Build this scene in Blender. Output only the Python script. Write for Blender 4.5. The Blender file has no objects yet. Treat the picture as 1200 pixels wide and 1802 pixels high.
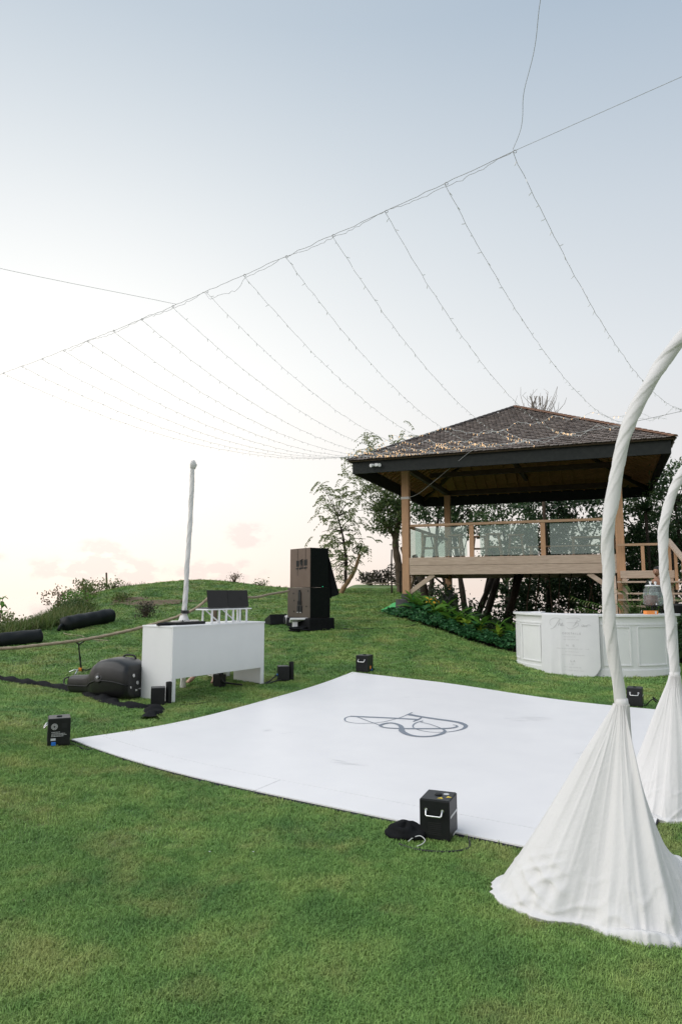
import bpy, bmesh, math, random
import numpy as np
from mathutils import Vector, Matrix
random.seed(7); rng = np.random.default_rng(11)
R = math.radians
scene = bpy.context.scene
COL = scene.collection

# ------------------------------------------------------------------ camera
cam_d = bpy.data.cameras.new('camera'); cam_d.lens = 24; cam_d.sensor_width = 36
cam_d.clip_start = 0.05; cam_d.clip_end = 20000
cam = bpy.data.objects.new('camera', cam_d); COL.objects.link(cam)
cam.location = (0, 0, 1.65); cam.rotation_euler = (R(90 + 6.65), 0, 0)
scene.camera = cam

# ------------------------------------------------------------------ sky
FILL_AZ = -108.0       # degrees left of the view direction
FILL_EL = 46.0
GLOW_AZ = -24.0       # where the sunset glow sits
sdir = Vector((math.sin(R(FILL_AZ)) * math.cos(R(FILL_EL)), math.cos(R(FILL_AZ)) * math.cos(R(FILL_EL)), math.sin(R(FILL_EL))))
world = bpy.data.worlds.new('World'); scene.world = world; world.use_nodes = True
wt = world.node_tree; wn = wt.nodes; wl = wt.links; wn.clear()
def N(t, typ, **kw):
    n = t.nodes.new(typ)
    for k, v in kw.items(): setattr(n, k, v)
    return n
def mathn(t, op, a, b=None, c=None, clamp=False):
    n = t.nodes.new('ShaderNodeMath'); n.operation = op; n.use_clamp = clamp
    for i, s in enumerate((a, b, c)):
        if s is None: continue
        if isinstance(s, (int, float)): n.inputs[i].default_value = s
        else: t.links.new(s, n.inputs[i])
    return n.outputs[0]
def ramp(t, fac, stops, interp='LINEAR'):
    n = t.nodes.new('ShaderNodeValToRGB'); n.color_ramp.interpolation = interp
    e = n.color_ramp.elements
    while len(e) < len(stops): e.new(0.5)
    for el, (p, c) in zip(e, stops):
        el.position = p; el.color = (*c, 1) if len(c) == 3 else c
    t.links.new(fac, n.inputs[0]); return n.outputs[0]
def mixc(t, fac, a, b, typ='MIX'):
    n = t.nodes.new('ShaderNodeMix'); n.data_type = 'RGBA'; n.blend_type = typ
    for s, i in ((fac, 0), (a, 6), (b, 7)):
        if isinstance(s, (int, float)): n.inputs[i].default_value = s
        elif isinstance(s, tuple): n.inputs[i].default_value = (*s, 1)
        else: t.links.new(s, n.inputs[i])
    return n.outputs[2]
tc = N(wt, 'ShaderNodeTexCoord')
nrm = N(wt, 'ShaderNodeVectorMath', operation='NORMALIZE'); wl.new(tc.outputs['Generated'], nrm.inputs[0])
sep = N(wt, 'ShaderNodeSeparateXYZ'); wl.new(nrm.outputs[0], sep.inputs[0])
zc = mathn(wt, 'MAXIMUM', sep.outputs[2], 0.0)
grad = ramp(wt, zc, [(0.0, (.83, .70, .64)), (0.05, (.845, .755, .715)), (0.13, (.82, .80, .795)), (0.31, (.755, .80, .845)),
                     (0.485, (.60, .675, .755)), (0.67, (.41, .515, .635)), (1.0, (.34, .44, .56))])
sky = N(wt, 'ShaderNodeTexSky'); sky.sky_type = 'NISHITA'; sky.sun_disc = False
sky.sun_elevation = R(FILL_EL); sky.sun_rotation = R(FILL_AZ); sky.air_density = 1.0; sky.dust_density = 2.0; sky.ozone_density = 2.0
nsk = N(wt, 'ShaderNodeVectorMath', operation='SCALE'); wl.new(sky.outputs[0], nsk.inputs[0]); nsk.inputs['Scale'].default_value = 0.06
base = mixc(wt, 0.08, grad, nsk.outputs[0])
dot = N(wt, 'ShaderNodeVectorMath', operation='DOT_PRODUCT'); wl.new(nrm.outputs[0], dot.inputs[0])
gd = Vector((math.sin(R(GLOW_AZ)) * .985, math.cos(R(GLOW_AZ)) * .985, .17)).normalized(); dot.inputs[1].default_value = gd
cosp = mathn(wt, 'MAXIMUM', dot.outputs['Value'], 0.0)
gl = N(wt, 'ShaderNodeVectorMath', operation='SCALE'); gl.inputs[0].default_value = (.335, .295, .225); wl.new(mathn(wt, 'POWER', cosp, 4.0), gl.inputs['Scale'])
gl2 = N(wt, 'ShaderNodeVectorMath', operation='SCALE'); gl2.inputs[0].default_value = (.17, .135, .105); wl.new(mathn(wt, 'POWER', cosp, 26.0), gl2.inputs['Scale'])
add1 = N(wt, 'ShaderNodeVectorMath', operation='ADD'); wl.new(base, add1.inputs[0]); wl.new(gl.outputs[0], add1.inputs[1])
addv = N(wt, 'ShaderNodeVectorMath', operation='ADD'); wl.new(add1.outputs[0], addv.inputs[0]); wl.new(gl2.outputs[0], addv.inputs[1])
# low broken clouds near the horizon, in azimuth / elevation space
az = mathn(wt, 'ARCTAN2', sep.outputs[0], sep.outputs[1])
el = mathn(wt, 'ARCSINE', sep.outputs[2])
cv = N(wt, 'ShaderNodeCombineXYZ'); wl.new(az, cv.inputs[0]); wl.new(el, cv.inputs[1])
nz = N(wt, 'ShaderNodeTexNoise'); nz.inputs['Scale'].default_value = 30; nz.inputs['Detail'].default_value = 4; nz.inputs['Roughness'].default_value = .55
mp = N(wt, 'ShaderNodeMapping'); mp.inputs['Scale'].default_value = (1.0, 1.7, 1); wl.new(cv.outputs[0], mp.inputs[0]); wl.new(mp.outputs[0], nz.inputs['Vector'])
acc = None
for (a, e, ra, re, w) in [(-19.2, 2.7, 2.1, 1.25, 1.1), (-17.0, 1.5, 3.0, 1.1, 1.0), (-21.6, 1.7, 3.0, 1.0, 1.0), (-7.8, 4.7, 1.9, 1.0, 1.1), (-10.0, 1.6, 3.4, 1.1, 1.0), (-28.5, 2.3, 2.2, .7, 1.0),
                          (-44, 2.2, 6, .9, .9), (30, 2, 8, 1.0, .8)]:
    dx = mathn(wt, 'DIVIDE', mathn(wt, 'SUBTRACT', az, R(a)), R(ra)); dy = mathn(wt, 'DIVIDE', mathn(wt, 'SUBTRACT', el, R(e)), R(re))
    q = mathn(wt, 'EXPONENT', mathn(wt, 'MULTIPLY', mathn(wt, 'ADD', mathn(wt, 'MULTIPLY', dx, dx), mathn(wt, 'MULTIPLY', dy, dy)), -1.0))
    q = mathn(wt, 'MULTIPLY', q, w); acc = q if acc is None else mathn(wt, 'MAXIMUM', acc, q)
cl = mathn(wt, 'MULTIPLY', acc, mathn(wt, 'MULTIPLY_ADD', nz.outputs[0], 4.2, -1.35))
cmask = ramp(wt, cl, [(0.16, (0, 0, 0)), (0.62, (1, 1, 1))], 'EASE')
final = mixc(wt, mathn(wt, 'MULTIPLY', cmask, 0.38), addv.outputs[0], (0.80, 0.67, 0.66))
bg = N(wt, 'ShaderNodeBackground'); wl.new(final, bg.inputs[0]); bg.inputs[1].default_value = 1.0
world.cycles.sampling_method = 'MANUAL'; world.cycles.sample_map_resolution = 256
wo = N(wt, 'ShaderNodeOutputWorld'); wl.new(bg.outputs[0], wo.inputs[0])

# ------------------------------------------------------------------ sun, exposure
sl = bpy.data.lights.new('sky_fill', 'SUN'); sl.energy = 2.2; sl.angle = R(75); sl.color = (1.0, 0.95, 0.89)  # added soft fill standing in for bright sky; the low sunset lies elsewhere
so = bpy.data.objects.new('sky_fill', sl); COL.objects.link(so)
so.rotation_euler = (-sdir).to_track_quat('-Z', 'Y').to_euler(); so.location = (-10, 20, 12)
scene.view_settings.view_transform = 'Standard'; scene.view_settings.look = 'None'
scene.view_settings.exposure = 0.0; scene.view_settings.gamma = 1.0
scene.cycles.use_denoising = True; scene.cycles.max_bounces = 6; scene.cycles.diffuse_bounces = 3; scene.cycles.glossy_bounces = 2; scene.cycles.transparent_max_bounces = 16; scene.cycles.adaptive_threshold = .02; scene.cycles.caustics_reflective = False; scene.cycles.caustics_refractive = False

# ------------------------------------------------------------------ terrain height
def sp(t, w):
    t = np.asarray(t, float) / w; return w * np.logaddexp(0, t)
def ss(a, b, x):
    t = np.clip((np.asarray(x, float) - a) / (b - a), 0, 1); return t * t * (3 - 2 * t)
def g(x, y):
    x = np.asarray(x, float); y = np.asarray(y, float)
    rp = .107 * sp(y - 10.6, 1.3) - .022 * sp(y - 20, 2.)
    right = ss(-1.5, 1., x)
    rp = rp - (1 - right) * .185 * sp(y - 30.5, 1.5) - right * .052 * sp(y - 28, 3.)
    xf = x - 1.6 * ss(21, 26, y)
    z = rp * (1 - .75 * ss(1.5, 4.5, xf))
    z = z + .42 * np.exp(-((x + 6.2) / 3.2) ** 2 - ((y - 28.5) / 4.) ** 2)
    z = z + .275 * np.exp(-((x + 4.2) / 1.7) ** 2 - ((y - 6.9) / 2.6) ** 2)
    xe = -8.7 - .17 * sp(y - 19, 2.)
    z = z - .9 * sp(xe - x, .5)
    z = z - .6 * sp(y - 47, 2.) - .35 * sp(y - 33, 2.) * ss(5, 8, x)
    z = z + .015 * np.sin(1.3 * x + .7 * y) * np.sin(.9 * y - .6 * x + 1) * ss(4, 9, np.hypot(x, y - 3))
    z = z + .05 * np.sin(1.1 * x + 1) * np.sin(.9 * y) * ss(17, 22, y) * ss(-2, -4, x)
    return np.maximum(z, -75)
def gz(x, y): return float(g(x, y))

# ------------------------------------------------------------------ materials
MATS = {}
def mat(name, c, rough=.6, c2=None, scale=8., detail=4., bump=0., bscale=None, stretch=None, spec=.5, metal=0., island=0., sheen=0., trans=0., coords='Object'):
    m = bpy.data.materials.new(name); m.use_nodes = True; t = m.node_tree
    b = t.nodes['Principled BSDF']; b.inputs['Roughness'].default_value = rough; b.inputs['Metallic'].default_value = metal
    b.inputs['Specular IOR Level'].default_value = spec; b.inputs['Base Color'].default_value = (*c, 1)
    if sheen: b.inputs['Sheen Weight'].default_value = sheen
    co = t.nodes.new('ShaderNodeTexCoord').outputs[coords] if coords != 'Position' else t.nodes.new('ShaderNodeNewGeometry').outputs['Position']
    if stretch:
        mpn = t.nodes.new('ShaderNodeMapping'); mpn.inputs['Scale'].default_value = stretch; t.links.new(co, mpn.inputs[0]); co = mpn.outputs[0]
    col = None
    if c2 is not None:
        n = t.nodes.new('ShaderNodeTexNoise'); n.inputs['Scale'].default_value = scale; n.inputs['Detail'].default_value = detail; n.inputs['Roughness'].default_value = .6
        t.links.new(co, n.inputs['Vector'])
        col = ramp(t, n.outputs[0], [(.3, c), (.7, c2)])
    if island:
        gn = t.nodes.new('ShaderNodeNewGeometry')
        v = mathn(t, 'MULTIPLY_ADD', gn.outputs['Random Per Island'], island * 2, 1 - island)
        sv = t.nodes.new('ShaderNodeVectorMath'); sv.operation = 'SCALE'; t.links.new(v, sv.inputs['Scale'])
        if col is not None: t.links.new(col, sv.inputs[0])
        else: sv.inputs[0].default_value = c
        col = sv.outputs[0]
    if col is not None: t.links.new(col, b.inputs['Base Color'])
    if bump:
        n2 = t.nodes.new('ShaderNodeTexNoise'); n2.inputs['Scale'].default_value = bscale or scale * 3; n2.inputs['Detail'].default_value = 5
        t.links.new(co, n2.inputs['Vector'])
        bp = t.nodes.new('ShaderNodeBump'); bp.inputs['Strength'].default_value = bump; bp.inputs['Distance'].default_value = .02
        t.links.new(n2.outputs[0], bp.inputs['Height']); t.links.new(bp.outputs[0], b.inputs['Normal'])
    if trans:
        tr = t.nodes.new('ShaderNodeBsdfTranslucent')
        if col is not None: t.links.new(col, tr.inputs[0])
        else: tr.inputs[0].default_value = (*c, 1)
        mx = t.nodes.new('ShaderNodeMixShader'); mx.inputs[0].default_value = trans
        t.links.new(b.outputs[0], mx.inputs[1]); t.links.new(tr.outputs[0], mx.inputs[2])
        t.links.new(mx.outputs[0], t.nodes['Material Output'].inputs[0])
    MATS[name] = m; return m
def leafmat(name, stops, rough=.5, trans=.3):
    m = bpy.data.materials.new(name); m.use_nodes = True; t = m.node_tree
    b = t.nodes['Principled BSDF']; b.inputs['Roughness'].default_value = rough; b.inputs['Specular IOR Level'].default_value = .35
    gn = t.nodes.new('ShaderNodeNewGeometry')
    col = ramp(t, gn.outputs['Random Per Island'], stops)
    t.links.new(col, b.inputs['Base Color'])
    tr = t.nodes.new('ShaderNodeBsdfTranslucent'); t.links.new(col, tr.inputs[0])
    mx = t.nodes.new('ShaderNodeMixShader'); mx.inputs[0].default_value = trans
    t.links.new(b.outputs[0], mx.inputs[1]); t.links.new(tr.outputs[0], mx.inputs[2]); t.links.new(mx.outputs[0], t.nodes['Material Output'].inputs[0])
    MATS[name] = m; return m
def grassmat(name, dark=1.0, blade=False):
    """lawn colour: greens with dry straw patches by world position; blades add their own variation"""
    m = bpy.data.materials.new(name); m.use_nodes = True; t = m.node_tree
    b = t.nodes['Principled BSDF']; b.inputs['Roughness'].default_value = .65; b.inputs['Specular IOR Level'].default_value = .25
    pos = t.nodes.new('ShaderNodeNewGeometry').outputs['Position']
    def nz(s, d, w=0.):
        n = t.nodes.new('ShaderNodeTexNoise'); n.inputs['Scale'].default_value = s; n.inputs['Detail'].default_value = min(d, 3.5); n.inputs['Roughness'].default_value = .62
        ad = t.nodes.new('ShaderNodeVectorMath'); ad.inputs[1].default_value = (w * 3.1, w * 1.7, w); t.links.new(pos, ad.inputs[0]); t.links.new(ad.outputs[0], n.inputs['Vector']); return n.outputs[0]
    G = lambda r_, g_, b_: (r_ * dark, g_ * dark, b_ * dark)
    c = ramp(t, nz(1.15, 6), [(.34, G(.062, .124, .034)), (.5, G(.098, .170, .045)), (.65, G(.148, .202, .058))])
    dry = ramp(t, nz(1.7, 7, 3.), [(.50, (0, 0, 0)), (.66, (1, 1, 1))])
    c = mixc(t, mathn(t, 'MULTIPLY', dry, .42), c, G(.215, .195, .075))
    dk = ramp(t, nz(2.6, 5, 7.), [(.30, (1, 1, 1)), (.46, (0, 0, 0))])
    c = mixc(t, mathn(t, 'MULTIPLY', dk, .32), c, G(.025, .085, .02))
    if blade:
        oi = t.nodes.new('ShaderNodeObjectInfo'); ri = t.nodes.new('ShaderNodeNewGeometry').outputs['Random Per Island']
        v = mathn(t, 'ADD', mathn(t, 'MULTIPLY_ADD', oi.outputs['Random'], .25, .72), mathn(t, 'MULTIPLY', ri, .38))
        s = t.nodes.new('ShaderNodeVectorMath'); s.operation = 'SCALE'; t.links.new(c, s.inputs[0]); t.links.new(v, s.inputs['Scale'])
        straw = mathn(t, 'GREATER_THAN', ri, .965)
        c = mixc(t, mathn(t, 'MULTIPLY', straw, .6), s.outputs[0], G(.27, .23, .11))
    else:
        n2 = nz(35., 2); bp = t.nodes.new('ShaderNodeBump'); bp.inputs['Strength'].default_value = .8; bp.inputs['Distance'].default_value = .04
        t.links.new(n2, bp.inputs['Height']); t.links.new(bp.outputs[0], b.inputs['Normal'])
    t.links.new(c, b.inputs['Base Color'])
    MATS[name] = m; return m
grassmat('lawn_ground', 1.15); grassmat('lawn_blade', 1.92, True)
mat('sea_hazed', (.42, .38, .37), .04, spec=.5)  # pale haze and sunset tone put into the water's base colour
mat('vinyl_white', (.87, .85, .85), .42, (.83, .81, .815), 2.2, detail=7, bump=.03, bscale=4)
mat('underlay', (.03, .026, .05), .8)
mat('scuff', (.75, .74, .75), .5); mat('print_grey', (.22, .25, .30), .5)
mat('teak', (.53, .345, .21), .7, (.39, .25, .155), 5, bump=.25, stretch=(.6, 6, 6))
mat('teak_v', (.57, .335, .19), .7, (.43, .25, .14), 5, bump=.25, stretch=(6, 6, .6))
mat('teak_grey', (.60, .475, .37), .75, (.43, .325, .245), 5, bump=.3, stretch=(.7, 7, 7))
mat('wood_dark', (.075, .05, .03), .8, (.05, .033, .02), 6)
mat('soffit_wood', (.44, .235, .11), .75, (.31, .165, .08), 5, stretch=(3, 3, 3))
mat('fascia_paint', (.012, .015, .0145), .6, (.021, .024, .022), 7, bump=.1, spec=.25)
mat('shingle', (.20, .168, .15), .8, (.27, .228, .205), 3, island=.24, bump=.2, bscale=30)
mat('ridge_clay', (.20, .10, .055), .8, (.13, .07, .045), 7, island=.3)
mat('ridge_dark', (.07, .06, .056), .8, (.05, .043, .04), 7)
mat('stone_dark', (.055, .055, .06), .85, (.11, .105, .105), 6, bump=.6, bscale=14)
mat('white_paint', (.80, .805, .81), .42, (.76, .765, .775), 2.5, bump=.03)
mat('white_rack', (.80, .80, .81), .4)
mat('fabric_white', (.80, .785, .775), .85, (.765, .75, .74), 6, bump=.12, bscale=60, sheen=.15, trans=.12)
mat('cloth_print', (.72, .72, .735), .8, (.69, .69, .71), 5, bump=.06, bscale=30)
mat('print_faint', (.52, .52, .53), .8)
mat('black_metal', (.007, .008, .0085), .45, (.013, .014, .015), 9, spec=.3)
mat('black_top', (.035, .037, .04), .45)
mat('grille', (.008, .009, .009), .7)
mat('chrome', (.72, .72, .72), .25, metal=1.)
mat('label_white', (.62, .62, .62), .5); mat('label_yellow', (.75, .55, .06), .5); mat('label_blue', (.02, .17, .62), .4); mat('label_orange', (.85, .30, .04), .5)
mat('black_fabric', (.006, .0065, .0075), .85, (.012, .0125, .014), 8, bump=.35, bscale=18, spec=.15)
mat('bolster_vinyl', (.005, .008, .009), .55, (.010, .013, .014), 5, bump=.3, bscale=9, spec=.25)
mat('case_shell', (.010, .0105, .011), .36, (.014, .014, .014), 4, spec=.45)
mat('laptop_lid', (.010, .011, .012), .3, spec=.3); mat('case_shell_side', (.009, .009, .009), .5)
mat('speaker_front', (.004, .006, .0055), .85, (.007, .009, .008), 12, spec=.15)
mat('speaker_sheen', (.14, .095, .069), .42, (.105, .070, .050), 3, stretch=(1, 1, .5), spec=.5)  # glancing sunset sheen on a black cabinet, put into its base colour
mat('speaker_sheen_low', (.085, .066, .052), .42, (.065, .050, .040), 3, spec=.5)  # same sheen fading lower down, painted as a darker brown
mat('rope', (.42, .34, .25), .9, (.30, .24, .17), 20, bump=.5, bscale=60)
mat('wire_grey', (.42, .42, .43), .7); mat('bulb_clear', (.70, .70, .70), .3)
mat('cable_black', (.012, .012, .013), .5)
mat('orange_card', (.80, .27, .06), .6)
mat('skin', (.36, .19, .125), .55); mat('skin_light', (.55, .33, .24), .55); mat('hair', (.012, .010, .009), .6); mat('shirt_black', (.012, .012, .014), .85); mat('trouser_white', (.68, .67, .66), .85)
mat('bark', (.16, .115, .08), .9, (.085, .06, .042), 9, bump=.7, bscale=25, stretch=(1, 1, .3))
mat('bark_dark', (.05, .037, .026), .9, (.03, .022, .016), 9, bump=.6, bscale=25)
mat('bark_orange', (.34, .22, .12), .85, (.22, .14, .08), 9, bump=.5, bscale=20)
mat('twig', (.22, .19, .16), .9)
mat('tarp_green', (.03, .40, .09), .45, (.02, .30, .06), 4, bump=.2)
mat('soil', (.05, .036, .024), .95, (.03, .022, .015), 9, bump=.6)
mat('flower_yellow', (.85, .50, .04), .6)
mat('dirt_brown', (.19, .13, .085), .95, (.10, .085, .045), 5, bump=.8, bscale=20)
leafmat('leaf_feather', [(0, (.14, .18, .075)), (.5, (.22, .27, .12)), (1, (.33, .34, .17))], trans=.5)
leafmat('leaf_tree', [(0, (.04, .08, .02)), (.55, (.085, .145, .04)), (1, (.17, .20, .07))], trans=.35)
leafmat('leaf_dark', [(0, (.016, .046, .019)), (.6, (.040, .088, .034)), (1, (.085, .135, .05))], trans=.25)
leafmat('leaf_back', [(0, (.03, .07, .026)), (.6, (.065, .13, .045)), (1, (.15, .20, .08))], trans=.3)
leafmat('leaf_cover', [(0, (.018, .085, .030)), (.6, (.034, .14, .046)), (1, (.075, .22, .065))], trans=.2)
leafmat('leaf_bed', [(0, (.05, .16, .025)), (.6, (.12, .28, .04)), (1, (.28, .40, .05))], trans=.3)
leafmat('leaf_croton', [(0, (.13, .26, .03)), (.6, (.26, .38, .04)), (1, (.55, .50, .05))], trans=.3)
leafmat('leaf_cliff', [(0, (.075, .13, .03)), (.6, (.14, .20, .055)), (1, (.27, .26, .12))], trans=.35)
leafmat('leaf_pink', [(0, (.10, .05, .03)), (.5, (.16, .10, .05)), (1, (.23, .20, .11))], trans=.3)
leafmat('leaf_bright', [(0, (.08, .20, .03)), (1, (.17, .33, .06))], trans=.35)
leafmat('leaf_palm', [(0, (.05, .12, .025)), (.7, (.10, .17, .05)), (1, (.22, .22, .09))], trans=.3)
leafmat('leaf_far', [(0, (.045, .04, .028)), (1, (.085, .075, .05))], trans=.2)
# glass; the balustrade's pale sky reflection is put into a base colour
gm = bpy.data.materials.new('balustrade_glass'); gm.use_nodes = True; t = gm.node_tree; MATS['balustrade_glass'] = gm
pb = t.nodes['Principled BSDF']; pb.inputs['Base Color'].default_value = (.62, .70, .67, 1); pb.inputs['Roughness'].default_value = .15
tp = t.nodes.new('ShaderNodeBsdfTransparent'); tp.inputs[0].default_value = (.86, .93, .90, 1)
mx = t.nodes.new('ShaderNodeMixShader'); mx.inputs[0].default_value = .20
t.links.new(tp.outputs[0], mx.inputs[1]); t.links.new(pb.outputs[0], mx.inputs[2]); t.links.new(mx.outputs[0], t.nodes['Material Output'].inputs[0])
gm = bpy.data.materials.new('clear_glass'); gm.use_nodes = True; t = gm.node_tree; MATS['clear_glass'] = gm
pb = t.nodes['Principled BSDF']; pb.inputs['Base Color'].default_value = (.8, .85, .86, 1); pb.inputs['Roughness'].default_value = .08
tp = t.nodes.new('ShaderNodeBsdfTransparent'); tp.inputs[0].default_value = (.93, .96, .96, 1)
mx = t.nodes.new('ShaderNodeMixShader'); mx.inputs[0].default_value = .12
t.links.new(tp.outputs[0], mx.inputs[1]); t.links.new(pb.outputs[0], mx.inputs[2]); t.links.new(mx.outputs[0], t.nodes['Material Output'].inputs[0])
def emis(name, c, s):
    m = bpy.data.materials.new(name); m.use_nodes = True; b = m.node_tree.nodes['Principled BSDF']
    b.inputs['Base Color'].default_value = (*c, 1); b.inputs['Emission Color'].default_value = (*c, 1); b.inputs['Emission Strength'].default_value = s; MATS[name] = m; m.cycles.emission_sampling = 'NONE'
emis('bulb_warm', (1., .62, .30), 1.5); emis('led_green', (.05, .7, .35), .35)
mat('tea', (.10, .035, .02), .15)

# ------------------------------------------------------------------ mesh helpers
def link(name, me, m, parent=None):
    o = bpy.data.objects.new(name, me); COL.objects.link(o)
    if m is not None and not me.materials: me.materials.append(MATS[m] if isinstance(m, str) else m)
    if parent is not None: o.parent = parent
    return o
def tag(o, label=None, cat=None, group=None, kind=None):
    if label: o['label'] = label
    if cat: o['category'] = cat
    if group: o['group'] = group
    if kind: o['kind'] = kind
    return o
def thing(name, label, cat, loc=(0, 0, 0), rz=0., group=None):
    o = bpy.data.objects.new(name, None); COL.objects.link(o); o.empty_display_size = .1
    o.location = loc; o.rotation_euler = (0, 0, rz); return tag(o, label, cat, group)
class MB:
    def __init__(s, org=(0, 0, 0)): s.v = []; s.f = []; s.o = Vector(org)
    def add(s, vs, fs):
        b = len(s.v); s.v += [tuple(Vector(p) - s.o) for p in vs]; s.f += [tuple(b + i for i in q) for q in fs]
    def box(s, c, d, M=None):
        M = M or Matrix.Identity(3); c = Vector(c); h = [x / 2 for x in d]
        vs = [c + M @ Vector((sx * h[0], sy * h[1], sz * h[2])) for sx in (-1, 1) for sy in (-1, 1) for sz in (-1, 1)]
        s.add(vs, [(0, 1, 3, 2), (4, 6, 7, 5), (0, 4, 5, 1), (2, 3, 7, 6), (0, 2, 6, 4), (1, 5, 7, 3)]); return s
    def bar(s, a, b, w, h=None, up=(0, 0, 1)):
        a = Vector(a); b = Vector(b); d = b - a; L = d.length; x = d / L; y = Vector(up).cross(x)
        if y.length < 1e-4: y = Vector((0, 1, 0)).cross(x)
        y.normalize(); z = x.cross(y); M = Matrix((x, y, z)).transposed()
        return s.box((a + b) / 2, (L, w, h or w), M)
    def tube(s, pts, r, n=8, caps=True, prof=None):
        pts = [Vector(p) for p in pts]; k = len(pts)
        rs = r if isinstance(r, (list, tuple, np.ndarray)) else [r] * k
        up = None; vs = []; fs = []
        for i, p in enumerate(pts):
            d = (pts[min(i + 1, k - 1)] - pts[max(i - 1, 0)]).normalized()
            if up is None:
                up = Vector((0, 0, 1)) if abs(d.z) < .9 else Vector((1, 0, 0))
            a = (up - d * up.dot(d)); a = a.normalized() if a.length > 1e-5 else d.orthogonal().normalized(); b = d.cross(a); up = a
            for j in range(n):
                th = 2 * math.pi * j / n; rr = rs[i] * (prof(i, th) if prof else 1)
                vs.append(p + (a * math.cos(th) + b * math.sin(th)) * rr)
        for i in range(k - 1):
            for j in range(n):
                fs.append((i * n + j, i * n + (j + 1) % n, (i + 1) * n + (j + 1) % n, (i + 1) * n + j))
        if caps: fs.append(tuple(range(n - 1, -1, -1))); fs.append(tuple(range((k - 1) * n, k * n)))
        s.add(vs, fs); return s
    def lathe(s, c, prof, n=20, caps=True):
        c = Vector(c); vs = []; fs = []; k = len(prof)
        for (r_, z) in prof:
            for j in range(n):
                th = 2 * math.pi * j / n; vs.append(c + Vector((r_ * math.cos(th), r_ * math.sin(th), z)))
        for i in range(k - 1):
            for j in range(n): fs.append((i * n + j, i * n + (j + 1) % n, (i + 1) * n + (j + 1) % n, (i + 1) * n + j))
        if caps: fs.append(tuple(range(n - 1, -1, -1))); fs.append(tuple(range((k - 1) * n, k * n)))
        s.add(vs, fs); return s
    def prism(s, poly, z0, z1, M=None, c=(0, 0, 0)):
        M = M or Matrix.Identity(3); c = Vector(c); n = len(poly)
        vs = [c + M @ Vector((x, y, z0)) for x, y in poly] + [c + M @ Vector((x, y, z1)) for x, y in poly]
        s.add(vs, [tuple(range(n - 1, -1, -1)), tuple(range(n, 2 * n))] + [(i, (i + 1) % n, n + (i + 1) % n, n + i) for i in range(n)]); return s
    def build(s, name, m, parent=None, smooth=False, bevel=0., seg=2):
        me = bpy.data.meshes.new(name); me.from_pydata(s.v, [], s.f)
        if bevel:
            bm = bmesh.new(); bm.from_mesh(me); bmesh.ops.recalc_face_normals(bm, faces=bm.faces)
            bmesh.ops.bevel(bm, geom=[e for e in bm.edges], offset=bevel, segments=seg, profile=.6, affect='EDGES', clamp_overlap=True)
            bm.to_mesh(me); bm.free()
        if smooth:
            me.polygons.foreach_set('use_smooth', [True] * len(me.polygons))
        me.update(); return link(name, me, m, parent)
def np_mesh(name, V, F, m, parent=None, smooth=False):
    me = bpy.data.meshes.new(name); V = np.asarray(V, np.float32); F = np.asarray(F, np.int32); k = F.shape[1]
    me.vertices.add(len(V)); me.vertices.foreach_set('co', V.ravel())
    me.loops.add(F.size); me.loops.foreach_set('vertex_index', F.ravel())
    me.polygons.add(len(F)); me.polygons.foreach_set('loop_start', np.arange(0, F.size, k, dtype=np.int32))
    me.update(calc_edges=True); me.validate()
    if not smooth: me.shade_flat()
    else: me.shade_smooth()
    return link(name, me, m, parent)
def grid_faces(nu, nv, wrap=False):
    i = np.arange(nu - (0 if wrap else 1))[:, None]; j = np.arange(nv - 1)[None, :]; i2 = (i + 1) % nu
    return np.stack([i * nv + j, i2 * nv + j, i2 * nv + j + 1, i * nv + j + 1], -1).reshape(-1, 4)
def spline(pts, n):
    P = np.array(pts, float); k = len(P); d = np.r_[0, np.cumsum(np.linalg.norm(np.diff(P[:, :], axis=0), axis=1))]
    out = []
    ext = np.vstack([2 * P[0] - P[1], P, 2 * P[-1] - P[-2]])
    for s in np.linspace(0, d[-1], n):
        i = min(np.searchsorted(d, s, side='right') - 1, k - 2); t = (s - d[i]) / max(d[i + 1] - d[i], 1e-9)
        p0, p1, p2, p3 = ext[i], ext[i + 1], ext[i + 2], ext[i + 3]
        out.append(.5 * ((2 * p1) + (-p0 + p2) * t + (2 * p0 - 5 * p1 + 4 * p2 - p3) * t * t + (-p0 + 3 * p1 - 3 * p2 + p3) * t ** 3))
    return np.array(out)
def frames(n):
    """n random orthonormal frames"""
    a = rng.normal(size=(n, 3)); a /= np.linalg.norm(a, axis=1)[:, None]
    b = rng.normal(size=(n, 3)); b -= a * (a * b).sum(1)[:, None]; b /= np.linalg.norm(b, axis=1)[:, None]
    return a, b, np.cross(a, b)
def leaf_quads(C, size, aspect=.45, droop=.0, ax=None):
    """diamond leaves folded on the midrib; returns verts, quads (two triangles as one folded quad)"""
    n = len(C); a, b, c = frames(n)
    if ax is not None:
        a = ax / np.linalg.norm(ax, axis=1)[:, None]; b = rng.normal(size=(n, 3)); b -= a * (a * b).sum(1)[:, None]; b /= np.linalg.norm(b, axis=1)[:, None]; c = np.cross(a, b)
    a = a + np.array([0, 0, -droop]); s = np.broadcast_to(np.asarray(size, float), (n,))[:, None]
    V = np.stack([C - a * s * .5, C + b * s * aspect * .5 + c * s * .08, C + a * s * .5, C - b * s * aspect * .5 + c * s * .08], 1).reshape(-1, 3)
    F = np.arange(4 * n).reshape(-1, 4); return V, F
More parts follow.
